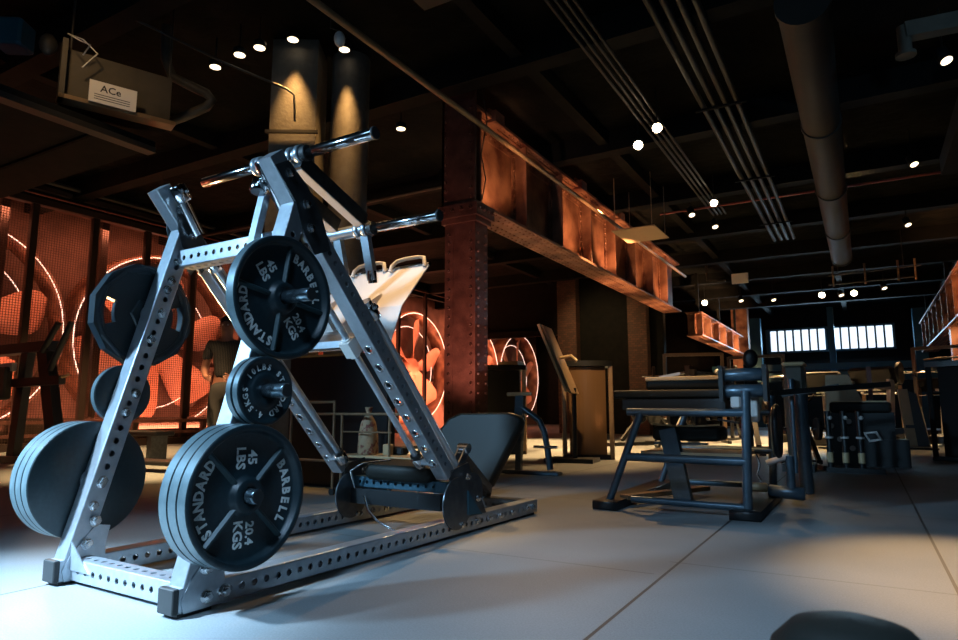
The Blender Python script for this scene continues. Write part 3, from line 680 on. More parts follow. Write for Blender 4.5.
    # bolts on the upright
    for zz in ((.35, .62, .92, 1.18, .27) if side == 'far' else (.50, .9)):
        bolt(rk, V((u1, .012 + (zz - .085) * .28, zz)) + V((0, .038, .0)))
    # weight horns
    so = 1 if side == 'near' else -1; ub = u1 if side == 'near' else u0
    for (v_, z_, L) in ((.322, 1.035, .180), (.235, .695, .172), (.130, .360, .180)):
        h = MB().cyl((ub, v_, z_), (ub + so * L, v_, z_), .0245, 24, bev=.003); h_o = h.build('weight_horn', M['horn'], rk)
        MB().cyl((ub, v_, z_), (ub + so * .008, v_, z_), .042, 24).build('horn_flange', M['silver'], h_o)
        MB().cyl((ub + so * L, v_, z_), (ub + so * (L + .004), v_, z_), .021, 20).build('horn_cap', M['rubber'], h_o)
        bolt(rk, (u1 if side == 'far' else u0, v_, z_), (1 if side == 'far' else -1, 0, 0))
    # guide rod on the inner side, its clamps
    ug = (-.135 if side == 'near' else -.655)
    g0 = V((ug, .52, 1.275)); g1_ = V((ug, 1.375, .375))
    gr_o = MB().cyl(g0, g1_, .0155, 20).build('guide_rod', M['rod'], rk)
    for q in (g0, g1_):
        MB().cyl(q - ID * .03, q + ID * .03, .030, 20, bev=.004).build('rod_collar', M['chrome'], gr_o)
        MB().bar(q, (uc, q.y, q.z), .03, .03).build('rod_bracket', M['silver'], rk)
    MB().cyl(g1_ - ID * .05, g1_ - ID * .02, .026, 16).build('rubber_stop', M['rubber'], gr_o)
    # outer safety rod on top of the rail
    if side == 'near':
        k0 = V((-.035, .90, 1.04)); k1 = V((-.035, 1.56, .345))
        MB().cyl(k0, k1, .018, 16).build('safety_rod', M['rod'], rk)
        MB().cyl(k0 - ID * .06, k0 + ID * .01, .034, 20, bev=.005).build('rod_collar', M['chrome'], rk)
        MB().cyl(k0 - ID * .085, k0 - ID * .06, .026, 20).build('rod_collar', M['chrome'], rk)
        bolt(rk, k0 - ID * .05 + V((.034, 0, 0)), sc=.8)
        cv = MB(); 
        for du in (-.02, .02): cv.bar(k1 + V((du, -.01, -.02)), k1 + V((du, .075, .085)), .008, .045, IN)
        cv.cyl(k1 + V((-.03, .075, .085)), k1 + V((.03, .075, .085)), .026, 18)
        cv.build('clevis', M['chrome'], rk)
        MB().cyl(k1 + V((-.02, .02, -.06)), k1 + V((.03, .02, -.06)), .035, 20, bev=.006).build('roller', M['chrome'], rk)
    # rod clamp assembly on the top post
    tt = a0 + TD * .13; ci = uc + (-.075 if side == 'near' else .075)
    rc = MB().cyl((ci, tt.y + .04, tt.z - .01), (ci, tt.y - .005, tt.z + .05), .038, 20, bev=.005); rc.build('rod_collar', M['chrome'], rk)
    MB().cyl((ci, tt.y + .02, tt.z + .005), (ci, tt.y + .12, tt.z - .14), .025, 16).build('strut_rod', M['chrome'], rk)
    bolt(rk, (ci + .03, tt.y, tt.z + .02), sc=.7)
# crossbars
cb = MB(); ptube(cb, (WF, .422, 1.285), (-.076, .422, 1.285), S, S, (0, 0, 1), {'-b': (.022, .0508, .04, .6), '+b': (.022, .0508, .04, .6), '-c': (.022, .0508, .04, .6)}, caps=False); cb.build('crossbar', M['silver'], rk)
cb = MB(); ptube(cb, (WF, .075, .050), (-.076, .075, .050), S, S, (0, 0, 1), {'-b': (.022, .0508, .05, .6), '+b': (.022, .0508, .05, .6), '+c': (.022, .0508, .05, .6)}, caps=False); cb.build('crossbar', M['silver'], rk)
cb = MB(); ptube(cb, (WF, 2.34, .050), (-.076, 2.34, .050), S, S, (0, 0, 1), {'-b': (.022, .0508, .05, .6)}, caps=False); cb.build('crossbar', M['darksteel'], rk)
MB().prism([(0, 0), (.13, 0), (0, .10)], (WF, .037, .05), (1, 0, 0), (0, 0, 1), (0, -1, 0), .005).build('corner_plate', M['silver'], rk)
# inner strut beside the near upright
MB().bar((-.165, .325, 1.20), (-.165, .385, 1.48), .035, .03, (0, 1, 0)).build('inner_strut', M['silver'], rk)
MB().cyl((-.165, .35, 1.475), (-.165, .365, 1.53), .034, 18, bev=.005).build('rod_collar', M['chrome'], rk)
# ---- carriage: two full-width bars, arms, legs, foot plate
B1 = V((0, .63, 1.745)); B2 = V((0, 1.07, 1.512))
bars = thing
for (B, ua, ub, us) in ((B1, -.92, .18, -.52), (B2, -.965, .19, -.69)):
    MB().cyl((ua, B.y, B.z), (us, B.y, B.z), .0245, 24, bev=.002).build('carriage_horn', M['chrome'], rk)
    MB().cyl((-.20, B.y, B.z), (ub, B.y, B.z), .0245, 24, bev=.002).build('carriage_horn', M['chrome'], rk)
    MB().cyl((us, B.y, B.z), (-.20, B.y, B.z), .031, 24).build('carriage_sleeve', M['silver'], rk)
    for u_ in (us, us + .03, -.29, -.24):
        MB().cyl((u_ - .012, B.y, B.z), (u_ + .012, B.y, B.z), .043, 24, bev=.004).build('sleeve_collar', M['silver'], rk)
    MB().cyl((-.22, B.y, B.z), (-.195, B.y, B.z), .034, 24).build('rubber_ring', M['rubber'], rk)
    MB().cyl((ub, B.y, B.z), (ub + .012, B.y, B.z), .028, 24, bev=.003).build('horn_cap', M['rubber'], rk)
for u_ in (-.43, -.25):
    MB().bar(B1 + V((u_, .0, -.03)), B2 + V((u_, -.02, .04)), .045, .07, (0, 0, 1)).build('carriage_arm', M['darksteel'], rk)
    MB().bar(B1 + V((u_ - .006, .0, -.068)), B2 + V((u_ - .006, -.02, .002)), .05, .006, (0, 0, 1)).build('arm_lit_edge', M['plate_steel'], rk)  # pale strip stands for the lit lower edge of the arm
    MB().bar(B2 + V((u_, .0, -.03)), V((u_ + .01, 1.12, 1.265)), .045, .03, (0, 1, 0)).build('carriage_leg', M['silver'], rk)
    MB().cyl(V((u_ + .01, 1.115, 1.31)), V((u_ + .01, 1.125, 1.25)), .024, 14).build('leg_foot', M['chrome'], rk)
# foot plate (bent sheet): profile in (v,z)
def sheet(mb, prof, ua, ub, th):
    pts = prof; n = len(pts)
    vs = []; 
    for u_ in (ua, ub):
        for (v_, z_) in pts: vs.append((u_, v_, z_))
        for (v_, z_) in pts: vs.append((u_, v_ + th, z_ - th * .3))
    fs = []; m = 2 * n
    for i in range(n - 1):
        fs += [[i, i + 1, m + i + 1, m + i], [n + i + 1, n + i, m + n + i, m + n + i + 1], [i, n + i, n + i + 1, i + 1], [m + i + 1, m + n + i + 1, m + n + i, m + i]]
    fs += [[0, m, m + n, n], [n - 1, 2 * n - 1, m + 2 * n - 1, m + n - 1]]
    return mb.add(vs, fs)
sheet(MB(), [(1.395, 1.378), (1.178, 1.137), (1.085, .925)], -.69, -.10, .006).build('foot_plate', M['plate_steel'], rk)
MB().cyl((-.70, 1.398, 1.383), (-.095, 1.398, 1.383), .010, 12).build('plate_edge_tube', M['chrome'], rk)
for uu in (-.60, -.33):
    MB().path([(uu, 1.36, 1.36), (uu, 1.375, 1.395), (uu + .02, 1.39, 1.42), (uu + .07, 1.40, 1.43), (uu + .16, 1.40, 1.43), (uu + .20, 1.39, 1.42), (uu + .215, 1.38, 1.37)], .011, 10).build('grab_handle', M['plate_steel'], rk)
for uu in (-.60, -.30):
    MB().bar((uu, 1.25, 1.20), (uu, 1.06, 1.08), .035, .05).build('plate_rib', M['plate_steel'], rk)
# carriage bearings + cross member
for ug in (-.135, -.655):
    q = V((ug, .865, .905)); bb = MB()
    a, b, c, L = frame_of(q - ID * .045, q + ID * .045, IN)
    bb.bar(q - ID * .04, q + ID * .04, .056, .056, IN); bb.cyl(q - ID * .048, q + ID * .048, .024, 16); bb.build('linear_bearing', M['white'], rk)
    s_ = .05 if ug < -.3 else -.05
    MB().bar(V((ug + s_, .80, .985)), V((ug + s_, .62, 1.185)), .045, .045, IN).build('carriage_side', M['plate_steel'], rk)
MB().bar((-.66, .90, .925), (-.13, .90, .925), .06, .03).build('carriage_crossbar', M['silver'], rk)
MB().bar((-.40, .92, .93), (-.40, 1.09, 1.0), .3, .012).build('carriage_web', M['darksteel'], rk)
# ---- seat and back pad at the low end
sb = MB(); ptube(sb, (WF, 1.56, .235), (-.076, 1.56, .235), .06, .06, (0, 0, 1), {'-b': (.02, .0508, .05, .6)}, caps=False); sb.build('seat_crossbar', M['tealbar'], rk)
MB().lohi((-.70, 1.50, .12), (-.09, 1.53, .20)).build('seat_ledge', M['black'], rk)
def pad(mb, w, L, th, n=5, r=.03):        # rounded slab in local xy, centred
    poly = []
    for (cx, cy, a0_) in ((w / 2 - r, L / 2 - r, 0), (-w / 2 + r, L / 2 - r, 90), (-w / 2 + r, -L / 2 + r, 180), (w / 2 - r, -L / 2 + r, 270)):
        for i in range(n): an = radians(a0_ + 90 * i / (n - 1)); poly.append((cx + r * cos(an), cy + r * sin(an)))
    return poly
def slab(poly, o, ex, ey, th, bev=.02, seg=3):
    ex, ey, o = V(ex).normalized(), V(ey).normalized(), V(o); ez = ex.cross(ey); m = MB(); n = len(poly)
    cx = sum(p[0] for p in poly) / n; cy = sum(p[1] for p in poly) / n
    rad = max(max(abs(p[0] - cx), abs(p[1] - cy)) for p in poly); rings = []
    for j in range(2 * seg + 2):
        if j <= seg: an = pi / 2 * j / seg; k = 1 - bev * (1 - sin(an)) / rad; z = -th / 2 + bev * (1 - cos(an))
        else: an = pi / 2 * (j - seg - 1) / seg; k = 1 - bev * (1 - cos(an)) / rad; z = th / 2 - bev * (1 - sin(an))
        rings.append([o + ex * (cx + (p[0] - cx) * k) + ey * (cy + (p[1] - cy) * k) + ez * z for p in poly])
    vs = [v for R in rings for v in R]; fs = [[j * n + i, j * n + (i + 1) % n, (j + 1) * n + (i + 1) % n, (j + 1) * n + i] for j in range(len(rings) - 1) for i in range(n)]
    m.add(vs, fs, True); m.add(rings[0], [list(range(n - 1, -1, -1))]); m.add(rings[-1], [list(range(n))]); return m
slab(pad(None, .46, .20, .09), (-.37, 1.58, .305), (1, 0, 0), (0, .97, .12), .085, .04).build('seat_pad', M['vinyl'], rk)
bp = [(-.31, .04), (-.30, .13), (-.24, .20), (-.15, .235), (.22, .24), (.28, .225), (.305, .185), (.29, .14), (.12, -.21), (.07, -.245), (-.02, -.24)]
slab(bp, (-.34, 2.27, .375), (1, 0, 0), (0, .18, 1), .085, .03).build('back_pad', M['vinyl'], rk)
MB().bar((-.34, 1.75, .10), (-.34, 2.27, .17), .08, .05, (0, 0, 1)).build('back_bracket', M['black'], rk); MB().bar((-.075, 1.66, .40), (-.22, 2.2, .15), .03, .05).build('pad_link', M['black'], rk)
MB().bar((-.34, 2.34, .08), (-.34, 2.36, .50), .06, .05, (0, 1, 0)).build('back_post', M['black'], rk)
MB().path([(-.67, 1.5, .2), (-.66, 1.45, .30), (-.62, 1.5, .34), (-.5, 1.60, .355)], .007, 8).build('seat_handle', M['chrome'], rk)
MB().path([(-.60, 1.50, .16), (-.5, 1.42, .10), (-.42, 1.40, .06), (-.3, 1.38, .03), (-.22, 1.42, .016)], .006, 6).build('safety_chain', M['chrome'], rk)
for (v_, z_) in ((1.56, .22), (1.62, .16), (1.75, .10)): bolt(rk, (WF + .004, v_, z_), sc=1.2)

# ================================================================== WEIGHT PLATES
def rackpt(u, v, z):
    c, s = cos(RX), sin(RX); return (RL[0] + u * c - v * s, RL[1] + u * s + v * c, z)
def plate45(rot, tex=True):
    t = thing('weight_plate', 'x', 'weight plate'); R = .2255
    body = MB().lathe((0, 0, 0), (1, 0, 0), [(0, .026), (0, R - .004), (.004, R), (.040, R), (.044, R - .004), (.044, R - .018), (.038, R - .022), (.022, R - .026), (.018, R - .034), (.018, .068), (.024, .060), (.040, .055), (.044, .050), (.044, .029), (.040, .026), (0, .026)], 72)
    pb = body.build('plate_body', M['iron'], t)
    MB().lathe((0, 0, 0), (1, 0, 0), [(.0035, R + .0004), (.0405, R + .0004)], 72).build('rim', M['rim'], pb)
    ex, ey = V((0, 1, 0)), V((0, 0, 1))
    for kk in range(4):
        an = rot + pi / 4 + kk * pi / 2; d = ex * cos(an) + ey * sin(an); p = V((.018, 0, 0))
        tg = -ex * sin(an) + ey * cos(an); r0, r1 = .052, R - .028; vs = []
        for r_ in (r0, r1):
            for (w_, h_) in ((-.010, 0), (-.0035, .012), (.0035, .012), (.010, 0)): vs.append(p + d * r_ + tg * w_ + V((h_, 0, 0)))
        MB().add(vs, [[0, 1, 5, 4], [1, 2, 6, 5], [2, 3, 7, 6], [0, 3, 2, 1], [4, 5, 6, 7]]).build('spoke', M['spoke'], pb)
    if tex:
        lt = MB(); o = V((.0188, 0, 0))
        ring_text(lt, 'STANDARD', .046, .166, pi + rot, radians(10.7), o, ex, ey, .0018, .88)
        ring_text(lt, 'BARBELL', .046, .166, rot, radians(10.7), o, ex, ey, .0018, .88)
        def rad_text(txt, ang, off, sz):
            g = rot - pi / 2; cx = .118 * cos(rot + ang) + off * cos(rot); cy = .118 * sin(rot + ang) + off * sin(rot)
            put_text(lt, txt, sz, o, ex, ey, g, cx, cy, .0012, 1.0)
        rad_text('45', pi / 2, .021, .047); rad_text('LBS', pi / 2, -.024, .047)
        rad_text('20.4', -pi / 2, .021, .042); rad_text('KGS', -pi / 2, -.024, .047)
        lt.build('lettering', M['letter'], pb)
    return t
def place(t, u, v, z, label, flip=False, group='iron plates on the leg press'):
    t.location = rackpt(u, v, z); t.rotation_euler = (0, 0, RX + (pi if flip else 0)); t['label'] = label; t['group'] = group; return t
pA = plate45(0.0); place(pA, .010 + .091, .130, .360, 'large iron plate with white STANDARD BARBELL lettering, outermost of the low near stack')
pC = copy_tree(pA); place(pC, .010 + .0455, .130, .360, 'middle large iron plate of the low near stack of three')
pD = copy_tree(pA); place(pD, .010, .130, .360, 'innermost large iron plate of the low near stack, against the upright')
pB = plate45(radians(36)); place(pB, .010, .322, 1.035, 'large iron plate with white lettering alone on the top near horn')
for i, d in enumerate((0, .0455, .091)):
    place(copy_tree(pA), -.797 - d, .130, .360, ('innermost', 'middle', 'outermost')[i] + ' large dark plate of the low stack on the far side of the leg press', True)
# small 10 lb plates
def plate10():
    t = thing('weight_plate', 'x', 'weight plate'); R = .118
    MB().lathe((0, 0, 0), (1, 0, 0), [(0, .026), (0, R - .004), (.004, R), (.026, R), (.030, R - .004), (.030, R - .012), (.022, R - .018), (.022, .064), (.027, .060), (.030, .052), (.030, .026), (0, .026)], 56).build('plate_body', M['iron'], t); pb = t.children[0]
    MB().lathe((0, 0, 0), (1, 0, 0), [(.0035, R + .0004), (.0265, R + .0004)], 56).build('rim', M['rim'], pb)
    lt = MB(); ring_text(lt, '4.5KGS 10LBS STANDARD ', .029, .0815, radians(88), 2 * pi / 22, V((.0228, 0, 0)), V((0, 1, 0)), V((0, 0, 1)), .0007, .95)
    lt.build('lettering', M['letter'], pb); return t
sA = plate10(); place(sA, .010 + .034, .235, .695, 'small iron plate lettered 10LBS on the middle near horn, outer of two')
place(copy_tree(sA), .010, .235, .695, 'small iron plate on the middle near horn, inner of two against the upright')
place(copy_tree(sA), -.797, .235, .695, 'small dark plate on the middle horn on the far side of the leg press', True)
# twelve-sided grip plate on the far top horn
t = thing('grip_plate', 'twelve-sided black grip plate with oval hand holes on the far top horn', 'weight plate')
R = .222; vs = []; N = 48
def poly12(an): 
    k = pi / 6; return cos(pi / 12) / cos(((an + pi / 12) % k) - k / 2) 
gm = MB(); 
holes = [pi / 2 + 2 * pi * i / 3 + .35 for i in range(3)]
holes = [0.0, pi, pi / 2, -pi / 2]
# ring sectors with three oval gaps: outer annulus, inner annulus and bridges
def ringp(r_in, r_out, a0_, a1_, x0, x1, nseg, oi=False):
    for i in range(nseg):
        p, q = a0_ + (a1_ - a0_) * i / nseg, a0_ + (a1_ - a0_) * (i + 1) / nseg
        ro1 = r_out * (poly12(p) if oi else 1); ro2 = r_out * (poly12(q) if oi else 1)
        b_ = [(r_in, p), (ro1, p), (ro2, q), (r_in, q)]
        vs = [V((x, r_ * cos(w), r_ * sin(w))) for x in (x0, x1) for (r_, w) in b_]
        gm.add(vs, [[0, 1, 2, 3], [7, 6, 5, 4], [1, 0, 4, 5], [2, 1, 5, 6], [3, 2, 6, 7], [0, 3, 7, 4]])
ringp(.178, R, 0, 2 * pi, 0, .045, 72, True); ringp(.026, .128, 0, 2 * pi, .004, .036, 48)
hw = radians(19)
for i in range(4):
    a_ = i * pi / 2
    if i in (0, 2):
        ringp(.128, .178, a_ + hw, a_ + pi - hw, .004, .036, 30)
gm.build('plate_body', M['urethane'], t)
MB().lathe((.036, 0, 0), (1, 0, 0), [(0, .070), (.008, .064), (.008, .027), (0, .026)], 6, smooth=False).build('hub', M['urethane'], t)
MB().lathe((.0, 0, 0), (-1, 0, 0), [(0, .070), (.006, .064), (.006, .027), (0, .026)], 6, smooth=False).build('hub', M['urethane'], t)
MB().lathe((.0, 0, 0), (-1, 0, 0), [(0, .212), (.004, .206), (.004, .196), (0, .190)], 12, smooth=False).build('edge_bead', M['urethane'], t)
t.location = rackpt(-.805, .310, 1.035); t.rotation_euler = (0, 0, RX + pi)

# ================================================================== REVERSE-HYPER BENCH
bt = thing('padded_bench_machine', 'blue-grey tubular bench machine with black padded table on the open floor', 'exercise machine', (-1.05, 4.2, 0))
TR = .024
def tube(par, pts, r, name, m, n=14): return MB().path(pts, r, n).build(name, m, par)
for y, sgn in ((0, 0), (1.25, 1)):
    MB().cyl((-.43, y, .04), (-.20, y, .62), TR, 16).build('slanted_leg', M['blue'], bt)
    MB().cyl((.415, y, .03), (.44, y, .74), TR * 1.15, 16).build('upright_post', M['blue'], bt)
    MB().cyl((-.29, y, .618), (.43, y, .612), TR, 16).build('top_rail', M['blue'], bt)
    MB().cyl((-.30, y, .33), (.42, y, .325), TR * 1.1, 16).build('middle_rail', M['blue'], bt)
    MB().cyl((-.28, y, .065), (.41, y, .06), TR * .9, 16).build('lower_rail', M['blue'], bt)
for x0, x1 in ((-.50, -.34), (.33, .50)):
    slab([(x0, -.12), (x1, -.12), (x1, 1.4), (x0, 1.4)], (0, 0, .028), (1, 0, 0), (0, 1, 0), .056, .012).build('skid_foot', M['black'], bt)
MB().bar((-.36, .1, .06), (.0, .9, .06), .07, .03).build('floor_brace', M['tan'], bt)
MB().bar((-.12, .35, .50), (-.02, .30, .03), .11, .07, (0, 1, 0)).build('centre_post', M['blue'], bt)
MB().bar((-.36, .5, .72), (.33, .5, .72), .62, .06).build('table_frame', M['black'], bt)
tp = slab(pad(None, .78, .55, .1), (-.05, .42, .735), (1, 0, 0), (0, 1, 0), .055, .015); tp.build('table_pad', M['vinyl'], bt)
MB().lohi((-.36, .12, .63), (.30, .75, .70)).build('table_underside', M['black'], bt)
slab(pad(None, .55, .36, .1), (-.02, .62, .815), (1, 0, 0), (0, 1, 0), .085, .02).build('top_pad', M['vinyl'], bt)
MB().lohi((-.29, .425, .832), (.25, .46, .862), bev=.006).build('pad_bright_edge', M['wood'], bt)  # pale strip added as the back-lit rounded edge of the pad
for xx in (-.26, .2): MB().bar((xx, .7, .87), (xx + .14, .75, .90), .02, .02).build('handle', M['plate_steel'], bt)
slab(pad(None, .46, .3, .1), (-.02, .55, .47), (1, 0, 0), (0, 1, 0), .10, .03).build('lower_pad', M['vinyl'], bt)
MB().path([(-.25, .395, .535), (-.1, .39, .522), (.06, .39, .522), (.21, .395, .532)], .007, 6).build('pad_bright_edge', M['wood'], bt)
MB().lohi((-.24, .42, .395), (.12, .46, .41)).build('pad_bracket', M['blue'], bt)
MB().lohi((-.30, .30, .325), (.36, .8, .35)).build('shelf_plate', M['wood'], bt)
for z_ in (.745, .845):
    MB().cyl((.31, .08, z_), (.53, .08, z_), .040, 24, bev=.006).build('roller_pad', M['blue'], bt)
for xx in (.295, .545): MB().lohi((xx - .012, .02, .68), (xx + .012, .14, .90)).build('roller_bracket', M['black'], bt)
MB().lohi((.34, .06, .64), (.40, .12, .74), bev=.01).build('roller_stem', M['plate_steel'], bt)
slab(pad(None, .11, .17, .03, r=.03), (.46, .18, .64), (0, 1, 0), (0, 0, 1), .05, .015).build('rounded_cam', M['plate_steel'], bt)
MB().sphere((.46, .12, .945), .045, 14, (1, 1, 1.3)).build('knob', M['black'], bt)
MB().cyl((.55, .35, .50), (.58, .35, .50), .17, 36, bev=.01).build('pulley_wheel', M['black'], bt)
MB().path([(.545, .35 + .15 * cos(w), .50 + .15 * sin(w)) for w in [2 * pi * i / 30 for i in range(30)]], .006, 6, True).build('pulley_rim', M['tan'], bt)
MB().bar((.52, .5, .74), (1.20, .9, .80), .03, .035).build('side_arm', M['black'], bt)
MB().cyl((.66, 1.0, .05), (.66, 1.0, .74), .045, 18).build('rear_post', M['blue'], bt)
MB().cyl((.46, .6, .28), (.60, .6, .33), .02, 12).build('pedal_arm', M['plate_steel'], bt)
MB().cyl((.60, .6, .33), (.60, .6, .12), .028, 14).build('pedal_post', M['blue'], bt)
MB().cyl((.46, .6, .10), (.68, .6, .09), .042, 18, bev=.01).build('floor_roller', M['blue'], bt)
MB().cyl((.30, .6, .12), (.46, .6, .12), .03, 14, bev=.01).build('floor_roller', M['wood'], bt)
MB().path([(.45, .2, .36), (.47, .2, .30), (.45, .2, .24), (.47, .2, .2)], .008, 6).build('pop_pin', M['chrome'], bt)
MB().bar((.23, .25, .57), (.36, .2, .55), .02, .012).build('lever', M['blue'], bt)

# ================================================================== SHROUDED MACHINES AND OTHER EQUIPMENT
def tower(label, loc, w, h, front, rz=0, body='shroud', round_top=False, depth=.45):
    t = thing('weight_stack_tower', label, 'exercise machine', loc, rz)
    pts = [(-w * .36, depth)] + [(-w * .36 + w * .72 * i / 10, -.06 * sin(pi * i / 10)) for i in range(11)] + [(w * .36, depth)]
    MB().prism(pts, (0, 0, .06), (1, 0, 0), (0, 1, 0), (0, 0, 1), h - .14).build('shroud', M[body], t)
    for s in (-1, 1): MB().lohi((s * w * .46 - .03, 0, 0), (s * w * .46 + .03, .10, h - .06), bev=.008).build('side_post', M[front], t)
    MB().lohi((-w / 2, 0, 0), (w / 2, depth, .06), bev=.01).build('base', M['black'], t)
    cp = [(-w / 2, depth)] + [(-w / 2 + w * i / 14, -.10 * sin(pi * i / 14)) for i in range(15)] + [(w / 2, depth)]
    MB().prism(cp, (0, 0, h - .07), (1, 0, 0), (0, 1, 0), (0, 0, 1), .07).build('top_cap', M['black'], t)
    return t
tower('bronze-shrouded weight tower with black cap beyond the padded bench', (-3.12, 8.12, 0), .66, 1.27, 'tan', radians(20))
tower('black shrouded tower with pale cap rim beside the riveted column', (-4.52, 8.4, 0), .66, 1.28, 'tan', radians(24), 'matte')
rt = tower('tall black round-fronted tower at the edge of the room', (1.16, 10.0, 0), .95, 1.24, 'matte', radians(-5), 'matte', depth=.7)
MB().path([(-.47, .1, 1.27), (-.3, -.05, 1.28), (0, -.1, 1.28), (.3, -.05, 1.28), (.47, .1, 1.27)], .012, 8).build('rim', M['tan'], rt)
# pale cap tray
tag(MB().lohi((-.2, -.1, 0), (.12, .1, .06)).build('folded_towel', M['wood']), 'pale folded towel lying on the black shrouded tower', 'towel').location = (-4.45, 8.6, 1.28)
# tilted foot plate of the machine beyond
tm = thing('tilted_press_plate', 'tall pale tilted metal plate leaning beside the bronze tower', 'exercise machine', (-3.12, 7.5, 0), radians(8))
MB().bar((-.32, 0, 1.68), (.02, 0, .85), .42, .03, (1, 0, .4)).build('plate', M['wood'], tm)
MB().bar((-.27, -.0, 1.66), (.07, -.0, .83), .38, .02, (1, 0, .4)).build('plate_frame', M['tan'], tm)
MB().path([(-.10, 0, 1.27), (.05, -.05, 1.29), (.12, -.05, 1.22)], .02, 8).build('handle', M['wood'], tm)
MB().cyl((.05, .05, 0), (.05, .05, .9), .03, 12).build('post', M['black'], tm); MB().lohi((-.3, -.1, 0), (.3, .3, .05)).build('base', M['black'], tm)
# T-handled post machine
tp = thing('t_handle_stand', 'dark blue T-handled stand on a flat foot behind the leg press pad', 'exercise machine', (-2.9, 5.95, 0))
MB().bar((-.14, 0, .20), (-.10, 0, .80), .09, .06, (0, 1, 0)).build('post', M['blue'], tp)
MB().cyl((-.24, -.02, .79), (.03, -.02, .79), .018, 12).build('t_handle', M['wood'], tp)
MB().path([(-.10, 0, .66), (.0, 0, .60), (.10, 0, .53), (.155, 0, .42), (.19, 0, .25), (.215, 0, .05)], .032, 12).build('curved_leg', M['blue'], tp)
MB().lohi((-.42, -.05, 0), (.32, .06, .035), bev=.008).build('floor_foot', M['blue'], tp); MB().cyl((.05, -.02, .27), (.30, -.02, .27), .015, 10).build('peg', M['chrome'], tp)
MB().bar((-.13, 0, .03), (-.12, 0, .25), .06, .05, (0, 1, 0)).build('post', M['blue'], tp)
# black rubber cover panel behind the rack
tag(at(MB().lohi((-.56, 0, .0), (.56, .10, 1.10), bev=.02).build('black_partition', M['black']), (-3.80, 4.12, 0)), 'broad plain black panel standing behind the leg press', 'panel')
# storage shelf with tote bag
sh = thing('steel_shelf', 'light open tubular steel shelf behind the leg press', 'shelf', (-3.92, 3.75, 0))
for x in (0, .45, .53, .98, 1.24):
    MB().cyl((x, 0, .02), (x, 0, .70 if x < .5 else .60), .010, 8).build('post', M['tan'], sh)
for z in (.69,): MB().cyl((0, 0, z), (.45, 0, z), .011, 8).build('rail', M['tan'], sh)
for z in (.60, .25): MB().cyl((0, 0, z), (1.24, 0, z), .010, 8).build('rail', M['tan'], sh)
MB().cyl((.53, 0, .47), (1.0, 0, .47), .006, 8).build('rail', M['tan'], sh)
MB().lohi((.50, -.01, .285), (1.24, .30, .30)).build('shelf_board', M['wood'], sh)
for x in (0, .45): MB().cyl((x, -.012, .025), (x, .012, .025), .025, 12).build('caster', M['rubber'], sh)
bg = thing('tote_bag', 'pale printed paper bag with gathered top on the steel shelf', 'bag', (-3.235, 3.87, .301))
MB().path([(0, 0, 0), (0, 0, .01), (0, 0, .15), (0, 0, .24), (0, 0, .29), (0, 0, .31), (0, 0, .35)], [.072, .080, .074, .055, .026, .018, .03], 12).build('bag_body', M['bag'], bg)
MB().path([(-.016, 0, .31), (0, -.018, .31), (.016, 0, .31), (0, .018, .31)], .005, 6, True).build('tie', M['wood'], bg)
tag(MB().lohi((-3.09, 3.86, .301), (-3.03, 3.92, .38), bev=.006).build('small_box', M['wood']), 'small brown box on the steel shelf beside the bag', 'box')
tag(MB().lohi((-3.10, 3.93, .301), (-2.96, 4.02, .36), bev=.01).build('black_case', M['rubber']), 'small black case on the steel shelf behind the brown box', 'case')

# multi gym and benches to the right
mg = thing('cable_tower', 'grey cable tower with rounded top beside the padded bench', 'exercise machine', (-.62, 7.55, 0))
MB().lohi((-.10, 0, 0), (.10, .35, 1.10), bev=.03).build('shroud', M['acgrey'], mg); MB().lohi((-.16, -.02, 0), (.14, .4, .08)).build('base', M['black'], mg)
MB().lohi((-.11, 0, 1.09), (.11, .35, 1.13), bev=.015).build('top_cap', M['wood'], mg)
MB().bar((-.1, -.25, .78), (.42, -.25, .86), .05, .05).build('press_arm', M['black'], mg); MB().cyl((-.02, -.1, .0), (-.02, -.1, .95), .03, 12).build('post', M['blue'], mg)
def plate_machine(label, loc, rz, s=1.0, tone='black', back=True):
    t = thing('gym_machine', label, 'exercise machine', loc, rz); t.scale = (s, s, s)
    MB().lohi((-.30, 0, 0), (.30, .08, .06)).build('base', M[tone], t); MB().lohi((-.04, 0, 0), (.04, 1.2, .06)).build('base', M[tone], t)
    MB().lohi((-.04, .0, .06), (.04, .08, 1.25)).build('upright', M[tone], t)
    slab(pad(None, .34, .34, .1), (0, -.25, .48), (1, 0, 0), (0, 1, 0), .07, .02).build('seat', M['vinyl'], t)
    MB().bar((0, 0, .40), (0, -.30, .44), .06, .05).build('seat_frame', M[tone], t)
    if back: slab(pad(None, .30, .52, .1), (0, -.06, .82), (1, 0, 0), (0, .1, 1), .07, .02).build('back_pad', M['vinyl'], t)
    for sx in (-1, 1):
        MB().path([(sx * .06, .04, 1.15), (sx * .30, -.05, 1.12), (sx * .34, -.35, 1.05), (sx * .30, -.45, .98)], .022, 8).build('press_arm', M[tone], t)
        MB().cyl((sx * .1, .3, .55), (sx * .35, .3, .55), .022, 10).build('weight_horn', M['chrome'], t)
        MB().cyl((sx * .16, .3, .55), (sx * .22, .3, .55), .17, 24, bev=.008).build('weight_disc', M['rubber'], t)
        MB().path([(sx * .3, -.45, .98), (sx * .3, -.6, .97)], .026, 8).build('grip', M['wood'], t)
    MB().bar((0, .04, .9), (0, .9, .1), .06, .06).build('brace', M[tone], t)
    return t
plate_machine('black chest machine just behind the grey cable tower', (-.70, 8.75, 0), radians(200), .75)
lp = thing('leg_curl_bench', 'black bench with long flat pad and tan panel beyond the cable tower', 'exercise machine', (-.05, 8.9, 0), radians(0))
